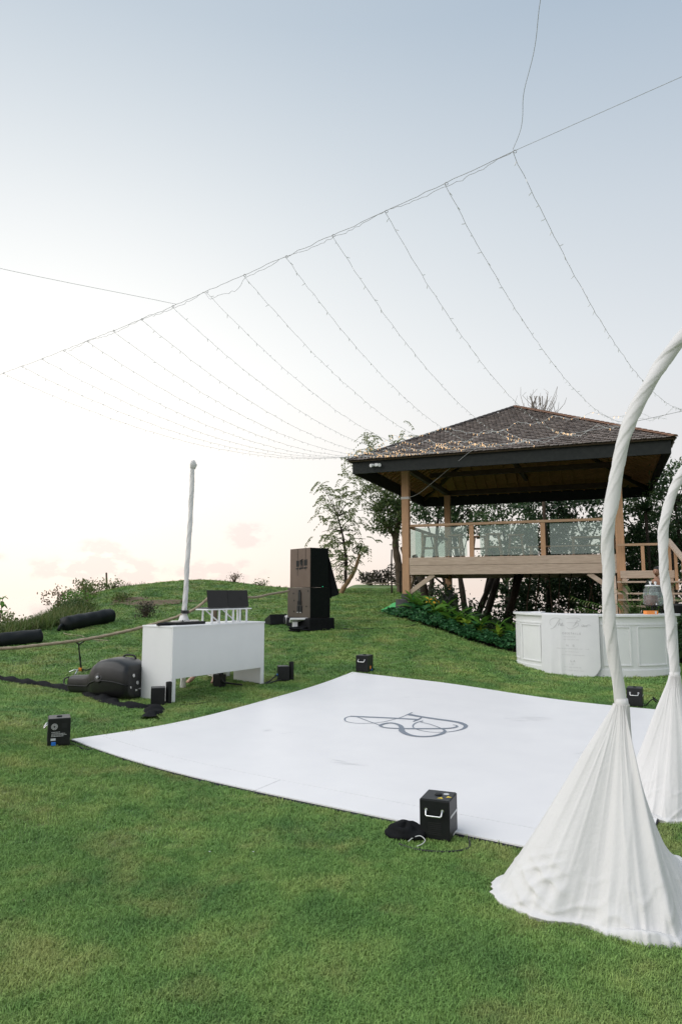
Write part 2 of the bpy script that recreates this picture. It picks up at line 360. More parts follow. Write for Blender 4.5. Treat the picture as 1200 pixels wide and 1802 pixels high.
# ================================================================== THE SETTING
xs = np.unique(np.concatenate([np.linspace(-60, -14, 24), np.linspace(-14, 14, 200), np.linspace(14, 60, 24)]))
ys = np.unique(np.concatenate([np.linspace(-40, 2, 24), np.linspace(2, 34, 240), np.linspace(34, 130, 60)]))
X, Y = np.meshgrid(xs, ys, indexing='ij'); Z = g(X, Y)
lawn = np_mesh('lawn', np.stack([X, Y, Z], -1).reshape(-1, 3), grid_faces(len(xs), len(ys)), 'lawn_ground', smooth=True)
tag(lawn, 'green grass lawn rising to a low hill', None, kind='structure')
mb = MB(); mb.add([(-9000, -9000, -70), (9000, -9000, -70), (9000, 9000, -70), (-9000, 9000, -70)], [(0, 1, 2, 3)])
tag(mb.build('sea', 'sea_hazed'), 'pale sea far below the cliff edge', None, kind='structure')

# ------------------------------------------------------------------ dance floor
FL = np.array([-2.73, 7.14]); FU = np.array([.8387, -.5446]); FV = np.array([.4916, .8708]); FW, FD = 5.35, 5.97
FINV = np.linalg.inv(np.column_stack([FU, FV]))
def fpt(u, v, h=0.):
    p = np.array([-2.63 + .866 * u + .5 * v, 6.90 - .5 * u + .866 * v]); return (p[0], p[1], gz(p[0], p[1]) + .012 + h)   # frame of the monogram
floor = thing('dance_floor', 'large white vinyl dance floor with a grey monogram laid on the lawn', 'dance floor', (FL[0], FL[1], gz(*FL)))
def fsheet(name, u0, u1, v0, v1, h0, h1, m, parent):
    nu = max(2, int((u1 - u0) / .12) + 1); nv = max(2, int((v1 - v0) / .12) + 1)
    us = np.linspace(u0, u1, nu); vs = np.linspace(v0, v1, nv); U, W = np.meshgrid(us, vs, indexing='ij')
    PX = FL[0] + FU[0] * U + FV[0] * W; PY = FL[1] + FU[1] * U + FV[1] * W; B = g(PX, PY) + .012
    top = np.stack([PX, PY, B + h1], -1).reshape(-1, 3); F = grid_faces(nu, nv)
    rim = [i * nv for i in range(nu)] + [(nu - 1) * nv + j for j in range(1, nv)] + [i * nv + nv - 1 for i in range(nu - 2, -1, -1)] + [j for j in range(nv - 2, 0, -1)]
    low = top[rim].copy(); low[:, 2] -= (h1 - h0); n = len(rim); b = len(top)
    SF = np.array([(rim[k], b + k, b + (k + 1) % n, rim[(k + 1) % n]) for k in range(n)])
    V = np.vstack([top, low]) - np.array(floor.location)
    return np_mesh(name, V, np.vstack([F, SF]), m, parent)
fsheet('underlay', -.006, FW + .006, -.006, FD + .006, -.03, .004, 'underlay', floor)
gap = .003
fsheet('panel', 0, 2.42 - gap, 0, .36 - gap, .002, .014, 'vinyl_white', floor)
fsheet('panel', 2.42 + gap, FW, 0, .36 - gap, .002, .014, 'vinyl_white', floor)
fsheet('panel', 0, FW, .36 + gap, FD, .002, .014, 'vinyl_white', floor)
# printed monogram: calligraphic ribbons of varying width
def ribbon(pts, w, conv, n=80):
    P = spline(pts, n); d = np.gradient(P, axis=0); d /= np.linalg.norm(d, axis=1)[:, None] + 1e-9; nn = np.stack([-d[:, 1], d[:, 0]], 1)
    wi = np.interp(np.linspace(0, 1, n), np.linspace(0, 1, len(w)), w)[:, None] * .5
    V = np.array([conv(*p) for pair in zip(P + nn * wi, P - nn * wi) for p in pair]); F = [(2 * i, 2 * i + 1, 2 * i + 3, 2 * i + 2) for i in range(n - 1)]
    return V, F
strokes = [([(1.33, 3.19), (1.46, 3.23), (1.57, 3.26), (1.73, 3.31), (1.87, 3.35), (2.03, 3.39), (2.16, 3.42)], [.05, .07, .07, .065, .07]),
 ([(2.17, 3.53), (2.17, 3.4), (2.17, 3.28)], [.015, .05, .015]),
 ([(1.92, 2.89), (1.7, 3.02), (1.56, 3.11), (1.43, 3.19), (1.34, 3.19), (1.33, 3.08), (1.37, 2.98), (1.46, 2.88), (1.6, 2.86), (1.74, 2.93), (1.85, 3.08), (1.9, 3.27), (1.93, 3.45), (1.93, 3.66), (1.93, 3.79)], [.018, .018, .02, .02, .014, .014, .014, .014, .02]),
 ([(1.93, 3.65), (2.04, 3.62), (2.16, 3.59), (2.35, 3.56), (2.54, 3.54), (2.67, 3.51), (2.76, 3.44), (2.82, 3.35), (2.84, 3.19), (2.79, 3.02), (2.7, 2.91), (2.58, 2.85), (2.45, 2.87), (2.34, 2.94), (2.28, 3.02), (2.24, 3.14), (2.23, 3.24), (2.25, 3.39)], [.09, .07, .07, .075, .07, .045, .02, .014, .014, .016, .02, .016]),
 ([(2.16, 3.56), (2.17, 3.42), (2.17, 3.31)], [.016, .016, .016]),
 ([(2.28, 3.33), (2.25, 3.3), (2.4, 3.24), (2.56, 3.13), (2.67, 3.03), (2.71, 2.95), (2.72, 2.83), (2.68, 2.68), (2.59, 2.59), (2.47, 2.58), (2.36, 2.64), (2.26, 2.75), (2.21, 2.86), (2.12, 3.0), (2.02, 3.07), (1.95, 3.07), (1.91, 2.98), (1.91, 2.89), (1.98, 2.82), (2.07, 2.81), (2.22, 2.86), (2.43, 2.97), (2.63, 3.09), (2.71, 3.17), (2.74, 3.26), (2.71, 3.33), (2.66, 3.35)],
  [.014, .014, .016, .03, .05, .045, .05, .07, .075, .06, .05, .05, .035, .04, .055, .05, .05, .04, .014])]
VV = []; FF = []
for k, (pts, w) in enumerate(strokes):
    V, F = ribbon(pts, [q * .95 for q in w], lambda u, v, k=k: np.array(fpt(u, v, .0165 + k * .0004)) - np.array(floor.location)); FF += [tuple(len(VV) + i for i in f) for f in F]; VV += list(V)
me = bpy.data.meshes.new('monogram'); me.from_pydata(VV, [], FF); link('monogram', me, 'print_grey', floor)['label'] = 'grey calligraphic monogram'

sf = MB(floor.location); r2_ = random.Random(9)
for (u, v, a, n_) in ((3.35, 4.25, .5, 5), (3.2, 4.05, .45, 4), (1.0, 1.9, 1.2, 3), (2.2, 1.2, .2, 3), (4.2, 2.6, .8, 3), (1.4, 4.8, .6, 2)):
    for q in range(n_):
        u0, v0 = u + r2_.uniform(-.15, .15), v + r2_.uniform(-.12, .12); aa = a + r2_.uniform(-.3, .3); l = r2_.uniform(.12, .34); w = r2_.uniform(.006, .014); du, dv = math.cos(aa), math.sin(aa)
        sf.add([fpt(u0, v0, .0155), fpt(u0 + du * l * .5 - dv * w, v0 + dv * l * .5 + du * w, .0155), fpt(u0 + du * l, v0 + dv * l, .0155), fpt(u0 + du * l * .5 + dv * w, v0 + dv * l * .5 - du * w, .0155)], [(0, 1, 2, 3)])
tag(sf.build('scuff_marks', 'scuff', floor), kind='stuff')

# ------------------------------------------------------------------ pavilion
PX0, PY0, PZ0, PA = 1.98, 20.7, .90, R(-21)
pav = thing('pavilion', 'raised wooden pavilion with a shingled pyramid roof and glass balustrade', 'pavilion', (PX0, PY0, PZ0), PA)
def pw(x, y): return (PX0 + x * math.cos(PA) - y * math.sin(PA), PY0 + x * math.sin(PA) + y * math.cos(PA))
def zl(z): return z - PZ0
W = 6.0
corners = [(0, 0), (W, 0), (W, W), (0, W)]
for (cx, cy) in corners:
    gx = gz(*pw(cx, cy)); top = max(gx + .55, 1.58 if (cx, cy) == (0, 0) else gx + .4)
    b = MB(); h0 = .30; zb = zl(gx - .25); zm = zl(top - .16)
    b.add([(cx - .31, cy - .31, zb), (cx + .31, cy - .31, zb), (cx + .31, cy + .31, zb), (cx - .31, cy + .31, zb), (cx - .27, cy - .27, zm), (cx + .27, cy - .27, zm), (cx + .27, cy + .27, zm), (cx - .27, cy + .27, zm)],
          [(3, 2, 1, 0), (4, 5, 6, 7), (0, 1, 5, 4), (1, 2, 6, 5), (2, 3, 7, 6), (3, 0, 4, 7)])
    sb = b.build('stone_base', 'stone_dark', pav, bevel=.02)
    MB().box((cx, cy, zl(top - .085)), (.27, .27, .17)).build('stone_collar', 'stone_dark', sb, bevel=.012)
    MB().box((cx, cy, zl((top + 5.36) / 2)), (.22, .22, 5.36 - top)).build('post', 'teak_v', pav, bevel=.012)
for (a, b_) in [((.10, 0, 1.62), (.84, 0, 2.15)), ((W - .10, 0, 1.60), (W - .84, 0, 2.15)), ((0, .10, 1.62), (0, .84, 2.15)), ((W, .10, 1.60), (W, .84, 2.15))]:
    MB().bar((a[0], a[1], zl(a[2])), (b_[0], b_[1], zl(b_[2])), .09, .13).build('brace', 'teak_grey', pav, bevel=.008)
# rim beams: two stacked planks on each side, butted between the posts
for side in range(4):
    for (z0, z1, off) in ((2.425, 2.66, .100), (2.15, 2.42, .092)):
        L = W - .222; c = (W / 2, -off + .045)
        dx, dy = c[0] - 3, c[1] - 3; ca, sa = math.cos(side * math.pi / 2), math.sin(side * math.pi / 2)
        Mr = Matrix.Rotation(side * math.pi / 2, 3, 'Z')
        MB().box((3 + dx * ca - dy * sa, 3 + dx * sa + dy * ca, zl((z0 + z1) / 2)), (L, .09, z1 - z0), Mr).build('rim_plank', 'teak_grey', pav, bevel=.008)
nb = 38
for i in range(nb):
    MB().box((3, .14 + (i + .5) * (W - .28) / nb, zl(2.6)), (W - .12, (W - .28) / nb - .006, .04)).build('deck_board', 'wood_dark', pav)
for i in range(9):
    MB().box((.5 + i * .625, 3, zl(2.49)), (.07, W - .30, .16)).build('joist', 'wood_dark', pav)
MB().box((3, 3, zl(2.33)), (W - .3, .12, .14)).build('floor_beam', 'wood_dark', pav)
def sided(side, x, y):
    dx, dy = x - 3, y - 3; ca, sa = math.cos(side * math.pi / 2), math.sin(side * math.pi / 2); return (3 + dx * ca - dy * sa, 3 + dx * sa + dy * ca)
for side in (0, 1, 3):
    Mr = Matrix.Rotation(side * math.pi / 2, 3, 'Z')
    spans = [(.12, W - .12)] if side != 1 else [(.12, 3.4)]
    for (s0, s1) in spans:
        c = sided(side, (s0 + s1) / 2, 0); MB().box((*c, zl(3.63)), (s1 - s0, .11, .075), Mr).build('handrail', 'teak', pav, bevel=.01)
    for sx in (1.98, 3.99):
        c = sided(side, sx, 0); MB().box((*c, zl(3.127)), (.13, .07, .93), Mr).build('balustrade_post', 'teak_v', pav, bevel=.006)
    for (a, b_) in ((.28, 1.84), (2.22, 3.85), (4.18, 5.74)):
        if side == 1 and a > 3: continue
        c = sided(side, (a + b_) / 2, 0); MB().box((*c, zl(3.13)), (b_ - a, .012, .87), Mr).build('glass_pane', 'balustrade_glass', pav)
# ring beam under the roof
for side in range(4):
    Mr = Matrix.Rotation(side * math.pi / 2, 3, 'Z'); c = sided(side, 3, 0)
    MB().box((*c, zl(5.45)), (W + .08 if side % 2 == 0 else W - .20, .14, .18), Mr).build('ring_beam', 'wood_dark', pav)
MB().tube([(-.115, -.115, zl(4.50)), (.115, -.115, zl(4.50)), (.115, .115, zl(4.50)), (-.115, .115, zl(4.50)), (-.115, -.115, zl(4.50))], .016, 6).build('white_tie', 'white_rack', pav)
MB().tube([(-.116, -.116, zl(4.46)), (.116, -.116, zl(4.46)), (.116, .116, zl(4.46)), (-.116, .116, zl(4.46)), (-.116, -.116, zl(4.46))], .016, 6).build('white_tie', 'white_rack', pav)
E_ = 1.38; ZE, ZA = 5.50, 7.83; HS = 3 + E_; RL = math.hypot(HS, ZA - ZE); ce_, se_ = HS / RL, (ZA - ZE) / RL
def rpt(k, s, t_, n=0.):
    """face k: s along the eave from its middle, t up the slope, n off the roof plane"""
    y = -HS + t_ * ce_ - n * se_; z = ZE + t_ * se_ + n * ce_; x = s
    ca, sa = math.cos(k * math.pi / 2), math.sin(k * math.pi / 2)
    return (3 + x * ca - y * sa, 3 + x * sa + y * ca, zl(z))
rb = MB()
for k in range(4):
    rb.add([rpt(k, -HS, 0, -.02), rpt(k, HS, 0, -.02), rpt(k, 0, RL, -.02)], [(0, 1, 2)])
    rb.add([rpt(k, -HS + .02, .01, -.06), rpt(k, HS - .02, .01, -.06), rpt(k, 0, RL, -.06)], [(2, 1, 0)])
    rb.add([rpt(k, -HS, 0, -.02), rpt(k, HS, 0, -.02), rpt(k, HS - .02, .01, -.06), rpt(k, -HS + .02, .01, -.06)], [(3, 2, 1, 0)])
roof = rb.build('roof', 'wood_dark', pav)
PW, PE, PLn = .118, .165, .26
for k in range(4):
    V = []; F = []
    nrow = int(RL / PE)
    for row in range(nrow):
        t0 = row * PE - .03; half = HS * (1 - max(t0 + .1, 0) / RL); n = int(half * 2 / PW)
        for i in range(n):
            s = -half + (i + .5 + (.5 if row % 2 else 0)) * PW + random.uniform(-.006, .006)
            if abs(s) > half - .02: continue
            w = PW * .5 - .003; dt = random.uniform(-.012, .012); l1 = .03 + random.uniform(0, .012); l2 = -.012
            pl = [(s - w, t0 + PLn, -.012), (s + w, t0 + PLn, -.012), (s + w, t0 + .045 + dt, l1 - .006), (s + w * .55, t0 + .008 + dt, l1), (s - w * .55, t0 + .008 + dt, l1), (s - w, t0 + .045 + dt, l1 - .006)]
            b = len(V)
            V += [rpt(k, *p) for p in pl] + [rpt(k, p[0], p[1], p[2] - .018) for p in pl[2:]]
            F += [(b, b + 5, b + 4), (b, b + 4, b + 3), (b, b + 3, b + 1), (b + 1, b + 3, b + 2)]
            F += [(b + 2, b + 3, b + 7), (b + 2, b + 7, b + 6), (b + 3, b + 4, b + 8), (b + 3, b + 8, b + 7), (b + 4, b + 5, b + 9), (b + 4, b + 9, b + 8)]
    o = np_mesh('shingles', np.array(V), np.array(F)[:, ::-1], 'shingle', roof); tag(o, kind='stuff')
for k in range(4):   # hip cappings, brown clay on the right-hand hip, dark on the others
    nt = 34
    a = Vector(rpt(k, HS, 0, .05)); b_ = Vector(rpt(k, 0, RL, .05)); d = (b_ - a) / nt
    for i in range(nt):
        p = a + d * i; q = a + d * (i + 1.12)
        bb = MB(); x = d.normalized(); y = Vector((0, 0, 1)).cross(x).normalized(); z = x.cross(y)
        hw, hh = (.105, .05)
        pts = []
        for (e, up) in ((p, .018), (q, 0)):
            pts += [e + y * hw - z * (hh - up), e + y * hw * .45 + z * up, e - y * hw * .45 + z * up, e - y * hw - z * (hh - up)]
        bb.add(pts, [(0, 1, 5, 4), (1, 2, 6, 5), (2, 3, 7, 6), (0, 3, 2, 1), (4, 5, 6, 7), (0, 4, 7, 3)])
        bb.build('ridge_tile', 'ridge_clay' if k == 0 else 'ridge_dark', roof)
FE = HS - .14
for k in range(4):
    ca, sa = math.cos(k * math.pi / 2), math.sin(k * math.pi / 2); L = 2 * FE + (.06 if k % 2 == 0 else -.062)
    b = MB().box((3 - (-FE) * sa * 1.0, 3 + (-FE) * ca, zl(5.295)), (L, .06, .37), Matrix.Rotation(k * math.pi / 2, 3, 'Z')); b.build('fascia', 'fascia_paint', pav, bevel=.006)
    for j in range(-10, 11):
        s = j * .40 + (.0 if k % 2 else .02); tm = RL * (1 - abs(s) / HS) - .1
        if tm < .5: continue
        MB().bar(rpt(k, s, .20, -.11), rpt(k, s, tm, -.11), .055, .10, up=Vector(rpt(k, 0, 1, 1)) - Vector(rpt(k, 0, 1, 0))).build('rafter', 'soffit_wood', pav)
    nbd = 15
    for j in range(nbd):
        t0 = .16 + j * (RL - .3) / nbd; t1 = t0 + (RL - .3) / nbd - .012; h0 = HS * (1 - t0 / RL) - .02; h1 = HS * (1 - t1 / RL) - .02
        bb = MB(); bb.add([rpt(k, -h0, t0, -.065), rpt(k, h0, t0, -.065), rpt(k, h1, t1, -.065), rpt(k, -h1, t1, -.065), rpt(k, -h0, t0, -.085), rpt(k, h0, t0, -.085), rpt(k, h1, t1, -.085), rpt(k, -h1, t1, -.085)],
               [(0, 1, 2, 3), (7, 6, 5, 4), (0, 4, 5, 1), (1, 5, 6, 2), (2, 6, 7, 3), (3, 7, 4, 0)]); bb.build('soffit_board', 'soffit_wood', pav)
    MB().bar(rpt(k, HS - .15, .15, -.18), rpt(k, 0, RL - .1, -.18), .09, .16).build('hip_rafter', 'wood_dark', pav)
# ceiling tie beams, cross
MB().box((3, 3, zl(5.66)), (W - .1, .12, .16)).build('tie_beam', 'wood_dark', pav)
MB().box((3, 3, zl(5.83)), (.12, W - .1, .16)).build('tie_beam', 'wood_dark', pav)
MB().box((3, 3, zl(6.7)), (.12, .12, 1.56)).build('king_post', 'wood_dark', pav)

# security floodlight on the fascia, loose cable to the post
fl = thing('floodlight', 'small white twin floodlight fixed to the dark eaves board', 'floodlight', (*pw(-.52, -1.30), 5.33), PA)
MB().box((0, -.005, 0), (.09, .03, .09)).build('bracket', 'white_rack', fl, bevel=.006)
for sx in (-.075, .075):
    h = MB().tube([(sx, -.01, 0), (sx + sx * .5, -.075, -.02), (sx + sx * .8, -.115, -.03)], [.035, .045, .05], 12).build('lamp_head', 'white_rack', fl)
cb = [(*pw(.12, -.12), 4.49), (*pw(.5, -.4), 4.55), (*pw(1.1, -.8), 4.85), (*pw(1.7, -1.15), 5.18), (*pw(2.2, -1.44), 5.46), (*pw(2.5, -1.40), 5.62)]
o = MB(cb[0]); o.tube(spline(cb, 30), .006, 6); o = o.build('power_cable', 'wire_grey'); o.location = cb[0]
tag(o, 'thin pale cable slung from the roof edge to the front left post', 'cable')

# ------------------------------------------------------------------ furniture on the deck
def stool(label, x, y, rz):
    wx, wy = pw(x, y); s = thing('bar_stool', label, 'stool', (wx, wy, 2.62), PA + rz, 'wooden stools on the pavilion deck')
    MB().box((0, 0, .79), (.50, .34, .045)).build('seat', 'teak', s, bevel=.008)
    for sx in (-1, 1):
        for sy in (-1, 1): MB().bar((sx * .16, sy * .11, .77), (sx * .25, sy * .17, 0), .05, .05).build('leg', 'teak', s, bevel=.005)
        MB().bar((sx * .215, -.145, .30), (sx * .215, .145, .30), .03, .045).build('stretcher', 'teak', s)
    for sy in (-1, 1): MB().bar((-.205, sy * .138, .40), (.205, sy * .138, .40), .03, .045).build('stretcher', 'teak', s)
stool('wooden stool behind the left glass pane, nearest the corner post', .42, 1.25, .1)
stool('wooden stool behind the left glass pane, beside its right edge', 1.22, 1.35, -.08)
stool('wooden stool seen in the gap beside the left rail post', 1.86, 2.1, .2)
stool('wooden stool behind the middle glass pane, toward its left side', 2.42, 1.3, .05)
stool('wooden stool behind the middle glass pane, near its centre', 3.02, 1.9, .1)
bx, by = pw(4.5, 1.8)
bn = thing('bench', 'long low wooden bench behind the right glass pane', 'bench', (bx, by, 2.62), PA)
for j in (-1, 0, 1): MB().box((0, j * .13, .40), (2.3, .115, .04)).build('slat', 'teak', bn)
for sx in (-1, 1): MB().box((sx * 1.0, 0, .19), (.09, .36, .38)).build('leg', 'teak', bn)
bx, by = pw(5.1, 3.0)
tb = thing('table', 'square wooden table beyond the bench on the deck', 'table', (bx, by, 2.62), PA)
MB().box((0, 0, .73), (.95, .7, .05)).build('top', 'teak', tb, bevel=.008)
for sx in (-1, 1):
    for sy in (-1, 1): MB().box((sx * .42, sy * .29, .352), (.07, .07, .704)).build('leg', 'teak', tb)

# ------------------------------------------------------------------ staircase right of the pavilion
sb = gz(8.1, 18.0)
st = thing('staircase', 'wooden landing and steps with railings beside the pavilion', 'staircase', (8.0, 18.2, sb), PA)
def sw(z): return z - sb
MB().box((.1, .25, sw(2.10)), (1.3, .9, .20)).build('landing', 'teak_grey', st, bevel=.01)
for (x, y, z0, z1) in ((-.45, -.12, .1, 2.0), (.66, -.12, .1, 2.0), (-.45, .6, .1, 2.0), (.66, .6, .1, 2.0)):
    MB().box((x, y, (sw(z0) - .3 + sw(z1)) / 2), (.12, .12, sw(z1) - sw(z0) + .3)).build('support_post', 'teak_grey', st)
for x in (.02, .50): MB().box((x, -.12, sw(2.53)), (.085, .06, .66)).build('rail_post', 'teak_v', st)
MB().box((-.01, -.12, sw(2.89)), (1.18, .09, .06)).build('handrail', 'teak', st)
for i, z in enumerate((1.90, 1.60, 1.44, 1.28)):
    MB().box((.15, -.30 - .26 * i, sw(z)), (1.6, .26, .045)).build('tread', 'teak_grey', st, bevel=.006)
for x in (-.70, 1.0):
    MB().bar((x, -.15, sw(2.0)), (x, -1.45, sw(.75)), .06, .2).build('stringer', 'teak_grey', st)
hr = MB().bar((.62, -.10, sw(3.02)), (1.18, -1.05, sw(2.02)), .16, .05).build('sloped_handrail', 'teak_grey', st)
for (x, y, zt) in ((.66, -.12, 2.98), (.78, -.35, 2.74), (.92, -.6, 2.48), (1.05, -.85, 2.2)):
    MB().box((x, y, (sw(zt) + sw(1.7)) / 2), (.07, .07, zt - 1.7)).build('baluster', 'teak_v', st)
MB().box((1.22, -1.1, (sw(2.03) - .2) / 2 - .0), (.16, .16, sw(2.03) + .2)).build('newel', 'teak_grey', st, bevel=.01)

# ------------------------------------------------------------------ bar counter
BC = Vector((5.327, 14.545)); BR = 1.598; BZ = .06; BT = 1.22
bar = thing('bar_counter', 'white curved bar counter with moulded panels on the lawn', 'bar', (BC.x, BC.y, BZ))
def bp(th, r_, z): return (r_ * math.cos(R(th)), r_ * math.sin(R(th)), z - BZ)
def arcslab(mbb, a0, a1, r0, r1, z0, z1, n=None):
    n = n or max(2, int((a1 - a0) / 3)); vs = []; fs = []
    for i in range(n + 1):
        th = a0 + (a1 - a0) * i / n
        vs += [bp(th, r0, z0), bp(th, r1, z0), bp(th, r1, z1), bp(th, r0, z1)]
    for i in range(n):
        for j in range(4): fs.append((4 * i + j, 4 * i + (j + 1) % 4, 4 * i + 4 + (j + 1) % 4, 4 * i + 4 + j))
    fs += [(0, 3, 2, 1), (4 * n, 4 * n + 1, 4 * n + 2, 4 * n + 3)]
    mbb.add(vs, fs); return mbb
arcslab(MB(), 166, 322, BR - .04, BR, -.1, BT - .045).build('front', 'white_paint', bar, smooth=False)
arcslab(MB(), 163, 325, BR - .42, BR + .055, BT - .043, BT).build('counter_top', 'white_paint', bar, bevel=.006)
arcslab(MB(), 166, 322, BR + .001, BR + .012, BT - .20, BT - .175).build('moulding', 'white_paint', bar)
arcslab(MB(), 166, 322, BR + .001, BR + .016, -.06, .20).build('skirting', 'white_paint', bar, bevel=.004)
for (a0, a1) in ((170, 184), (188, 211), (216, 250), (254.5, 273), (277.5, 302), (305, 319)):
    pm = arcslab(MB(), a0, a1, BR + .001, BR + .014, 1.0 - .02, 1.0)
    arcslab(pm, a0, a1, BR + .001, BR + .014, .27, .29)
    arcslab(pm, a0, a0 + .9, BR + .001, BR + .0135, .29, .98, 2); arcslab(pm, a1 - .9, a1, BR + .001, BR + .0135, .29, .98, 2)
    pm.build('panel_moulding', 'white_paint', bar)
for a in (166, 321): arcslab(MB(), a, a + 1.2, BR - .40, BR - .041, -.1, BT - .045, 2).build('end_panel', 'white_paint', bar)
arcslab(MB(), 170, 318, BR - .38, BR - .06, .55, .58).build('shelf', 'white_paint', bar)
# menu cloth hung over the front
def cloth_pt(a, z):
    u = (a - 214) / (252.5 - 214)
    wr = .012 * math.sin(u * 9 + .5) * (1 - (z - .05)) + .016 * math.exp(-((u - .37) / .035) ** 2) * (1.1 - z) + .012 * math.exp(-((u - .2) / .03) ** 2) * (1.1 - z) - .008 * math.exp(-((u - .45) / .05) ** 2)
    fl_ = .05 * max(0, 1 - z / 1.15) ** 1.2
    return (BC.x + (BR + .064 + wr + fl_) * math.cos(R(a)), BC.y + (BR + .064 + wr + fl_) * math.sin(R(a)), z)
mc = thing('menu_cloth', 'white printed drinks-menu cloth hung over the bar front', 'menu', (*cloth_pt(233, .1)[:2], .08))
cm = MB(mc.location); na, nzz = 60, 40; vs = []
for i in range(na + 1):
    u = i / na; a = 214 + 38.5 * u
    cut = .16 * max(0, 1 - u / .14) ** 2 + .20 * max(0, (u - .84) / .16) ** 2
    zb = .055 + cut
    for j in range(nzz + 1): vs.append(cloth_pt(a, zb + (BT + .004 - zb) * j / nzz))
    # the part folded back over the counter
for i in range(na + 1):
    a = 214 + 38.5 * i / na; vs.append((BC.x + (BR - .16) * math.cos(R(a)), BC.y + (BR - .16) * math.sin(R(a)), BT + .006))
fs = [(i * (nzz + 1) + j, (i + 1) * (nzz + 1) + j, (i + 1) * (nzz + 1) + j + 1, i * (nzz + 1) + j + 1) for i in range(na) for j in range(nzz)]
b0 = (na + 1) * (nzz + 1); fs += [(i * (nzz + 1) + nzz, (i + 1) * (nzz + 1) + nzz, b0 + i + 1, b0 + i) for i in range(na)]
cm.add(vs, fs); cm.build('cloth', 'cloth_print', mc, smooth=True)
def mconv(x, y):   # x: 0..1 across, y: 0..1 down
    p = Vector(cloth_pt(214 + 38.5 * x, BT - y * (BT - .055))); d = Vector((p.x - BC.x, p.y - BC.y, 0)).normalized(); return p + d * .004 - Vector(mc.location)
script = [  # The
 ([(.20, .19), (.17, .16), (.18, .11), (.23, .075), (.30, .065), (.36, .075), (.40, .10)], [.003, .004, .003]),
 ([(.37, .075), (.33, .12), (.28, .19), (.23, .235), (.18, .25)], [.004, .007, .003]),
 ([(.36, .10), (.34, .15), (.33, .19), (.345, .16), (.365, .145), (.37, .165), (.37, .19), (.39, .175), (.41, .155), (.40, .145), (.385, .165), (.395, .19), (.43, .18)], [.003, .005, .004]),
 # Bar
 ([(.66, .09), (.63, .15), (.58, .20)], [.004, .007, .003]),
 ([(.46, .075), (.56, .06), (.66, .06), (.71, .08), (.69, .11), (.62, .135), (.66, .14), (.68, .165), (.64, .20), (.56, .235), (.50, .23), (.47, .20)], [.003, .004, .003]),
 ([(.76, .165), (.735, .17), (.725, .19), (.745, .195), (.765, .17), (.765, .195), (.80, .175), (.805, .195), (.82, .17), (.85, .165), (.87, .175)], [.003, .005, .004]),
 ([(.47, .14), (.55, .135), (.62, .14)], [.002, .003, .002])]
VV = []; FF = []
for pts, w in script:
    V, F = ribbon(pts, [k * 1.7 for k in w], mconv, 60); FF += [tuple(len(VV) + i for i in f) for f in F]; VV += [tuple(v) for v in V]
me = bpy.data.meshes.new('script_title'); me.from_pydata(VV, [], FF); link('script_title', me, 'print_faint', mc)
tx = MB()
def textline(x0, x1, y, h, seed):
    rr = random.Random(seed); x = x0
    while x < x1:
        w = rr.uniform(.006, .013)
        if rr.random() > .14:
            k = rr.choice((0, 1, 2)); hh = h * (1.35 if rr.random() < .25 else 1)
            tx.add([mconv(x, y - hh / 2), mconv(x + .004, y - hh / 2), mconv(x + .004, y + h / 2), mconv(x, y + h / 2)], [(0, 1, 2, 3)])
            if k: tx.add([mconv(x, y - h * .1), mconv(x + w, y - h * .1), mconv(x + w, y + h * .12), mconv(x, y + h * .12)], [(0, 1, 2, 3)])
        x += w + .005
for i, (x0, x1, y, h) in enumerate([(.43, .63, .365, .012), (.42, .67, .41, .012), (.30, .82, .555, .012), (.44, .66, .605, .012), (.38, .76, .655, .012), (.50, .61, .80, .012), (.42, .70, .85, .012), (.43, .76, .90, .012)]):
    textline(x0, x1, y, h, i)
GL = {'C': [((1, .15), (.5, 0), (0, .3), (0, .7), (.5, 1), (1, .85))], 'O': [((.5, 0), (0, .5), (.5, 1), (1, .5), (.5, 0))], 'K': [((0, 0), (0, 1)), ((1, 0), (0, .55), (1, 1))], 'T': [((0, 0), (1, 0)), ((.5, 0), (.5, 1))],
      'A': [((0, 1), (.5, 0), (1, 1)), ((.2, .65), (.8, .65))], 'I': [((.5, 0), (.5, 1))], 'L': [((0, 0), (0, 1), (1, 1))], 'S': [((1, .1), (.4, 0), (0, .25), (1, .7), (.6, 1), (0, .9))], 'N': [((0, 1), (0, 0), (1, 1), (1, 0))]}
def letters(txt, x0, x1, y, h):
    n = len(txt); st_ = (x1 - x0) / n
    for i, ch in enumerate(txt):
        for pl in GL.get(ch, []):
            for (p, q) in zip(pl, pl[1:]):
                ax, ay = x0 + i * st_ + p[0] * st_ * .6, y + (p[1] - .5) * h; bx_, by_ = x0 + i * st_ + q[0] * st_ * .6, y + (q[1] - .5) * h
                nx, ny = -(by_ - ay), bx_ - ax; l = math.hypot(nx, ny) or 1; nx, ny = nx / l * .003, ny / l * .003
                tx.add([mconv(ax + nx, ay + ny), mconv(bx_ + nx, by_ + ny), mconv(bx_ - nx, by_ - ny), mconv(ax - nx, ay - ny)], [(0, 1, 2, 3)])
letters('COCKTAILS', .40, .72, .31, .028); letters('N S', .46, .62, .505, .028); letters('LA', .53, .62, .75, .028)
tx.build('menu_text', 'print_faint', mc)
